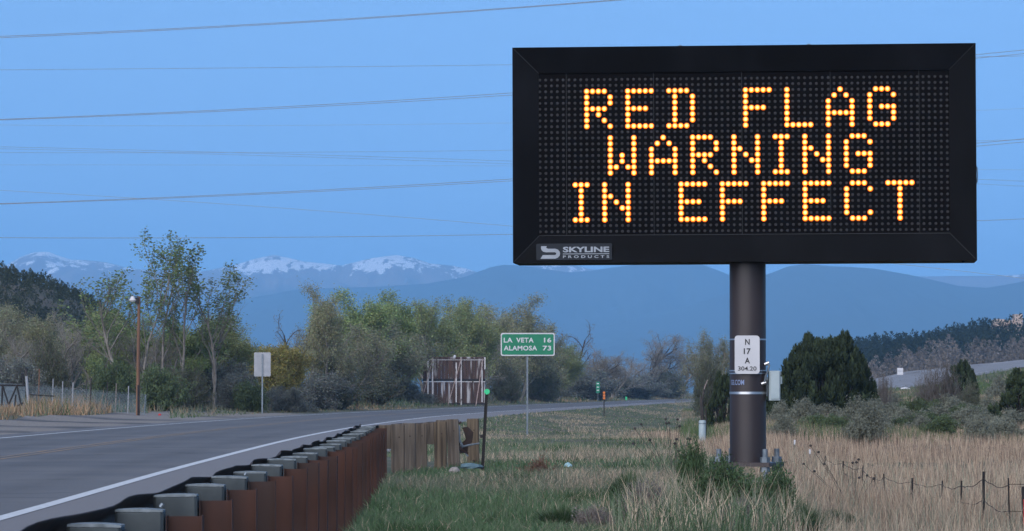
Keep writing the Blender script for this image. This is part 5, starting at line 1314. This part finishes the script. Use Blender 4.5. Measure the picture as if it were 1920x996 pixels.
def far_verge(px, d, x, s, r):
    n = len(px); keep = (s > ROAD_L + 1.5) & (s < ROAD_L + 45) & ~((px < 320) & (s < ROAD_L + 5.5))
    m = vnoise(x, d * 0.4, 3.0, 66); m2 = vnoise(x, d * 0.4, 9.0, 67)
    OL = np.array([0.115, 0.120, 0.068]); col = lerp(np.broadcast_to(OL, (n, 3)), np.broadcast_to(GRY, (n, 3)), np.clip(m * 1.2, 0, 1))
    dry = r.random(n) < np.where(px < 210, 0.75, 0.12 + 0.5 * sstep(0.6, 0.75, m2)); col[dry] = (np.array([0.34, 0.23, 0.14]) * r.uniform(0.6, 1.1, (dry.sum(), 1)))
    dk = r.random(n) < 0.5 * sstep(0.5, 0.7, m); col[dk] = DGRN * r.uniform(0.9, 1.8, (dk.sum(), 1))
    h = r.uniform(0.2, 0.55, n) * (0.5 + m) * (0.4 + 0.8 * sstep(1, 6, s - ROAD_L)); h = np.where((px < 195) & (px > 52), 0.30 + h * 1.1, h)
    return keep, h, np.interp(d, [120, 420, 800], [0.045, 0.07, 0.12]), r.uniform(0.1, 0.8, n), col * r.uniform(0.7, 1.3, (n, 1))
field('verge_weeds', 'olive and straw weeds on the far side of the highway', 130000, 120, 800, (-150, 1330), 72, far_verge, 0.8)
def slope(px, d, x, s, r):
    n = len(px); keep = (px > 1280) & (s < ROAD_R - 2)
    nr_ = np.interp(px, [p[0] for p in RR], [p[1] for p in RR]); on_road = d > nr_ - 1.5; keep &= ~on_road
    m = vnoise(x, d * 0.3, 4.0, 68); m2 = vnoise(x, d * 0.2, 12.0, 69)
    col = lerp(np.broadcast_to(TAN * 0.8, (n, 3)), np.broadcast_to(GRY * 0.85, (n, 3)), sstep(0.35, 0.6, m))
    gr_ = r.random(n) < sstep(0.45, 0.7, m2) * 0.8 + 0.55 * sstep(260, 330, d) * sstep(1700, 1800, px); col[gr_] = np.array([0.080, 0.115, 0.048]) * r.uniform(0.8, 1.3, (gr_.sum(), 1))
    return keep, r.uniform(0.12, 0.42, n) * (0.6 + 0.8 * m), np.interp(d, [100, 400], [0.03, 0.10]), r.uniform(0.1, 0.7, n), col * r.uniform(0.75, 1.25, (n, 1))
field('slope_grass', 'mixed dry grass and low brush on the slope at right', 110000, 100, 372, (1280, 2080), 73, slope, 0.9)

# tall straw stems and seed heads in the foreground
def straw(px, d, x, s, r):
    n = len(px); keep = np.ones(n, bool)
    col = np.where((r.random(n) < 0.6)[:, None], STRAW * 1.05, GRY * 1.3) * r.uniform(0.75, 1.2, (n, 1))
    return keep, r.uniform(0.25, 0.65, n), np.full(n, 0.007), r.uniform(0.05, 0.5, n), col
field('straw_stems', 'pale straw stems standing in the foreground right of centre', 1500, 33, 42, (1180, 1660), 74, straw)
field('straw_stems', 'pale straw stems scattered in the tan field', 5000, 36, 80, (1480, 2050), 75, straw)

hd = shm = None
def seed_plant(px, d, heads, label):
    x = wx(px, d); z0 = g1(x, d)
    t = thing('seed_head_plant', label, 'dry plant', (x, d, z0))
    for hx_, hy_ in heads:
        X = wx(hx_, d) - x; Z = wz(hy_, d) - z0
        st_ = MB().tube([(X * 0.15, 0, 0), (X * 0.5, 0.02, Z * 0.5), (X, 0, Z)], 0.004, 4).build('stem', M['bark_dark'], t)
        MB().tube([(X, 0, Z - 0.012), (X, 0, Z), (X, 0, Z + 0.02)], [0.012, 0.024, 0.012], 7).build('seed_head', M['bark_dark'], st_)
seed_plant(1262, 58, [(1248, 786), (1270, 787), (1249, 794), (1254, 793), (1274, 800), (1190, 804), (1202, 796)], 'dry plant with dark seed heads left of the pale pedestal')
seed_plant(1270, 54, [(1218, 825), (1268, 824), (1289, 823), (1293, 824), (1265, 832), (1187, 832), (1272, 846)], 'dry plant with low dark seed heads in front of the pale pedestal')
seed_plant(1600, 56, [(1598, 868), (1605, 867), (1609, 862), (1519, 836), (1534, 848), (1545, 870), (1506, 870), (1526, 884), (1625, 892), (1610, 896), (1637, 898)], 'dry plant with dark seed heads by the fence posts')
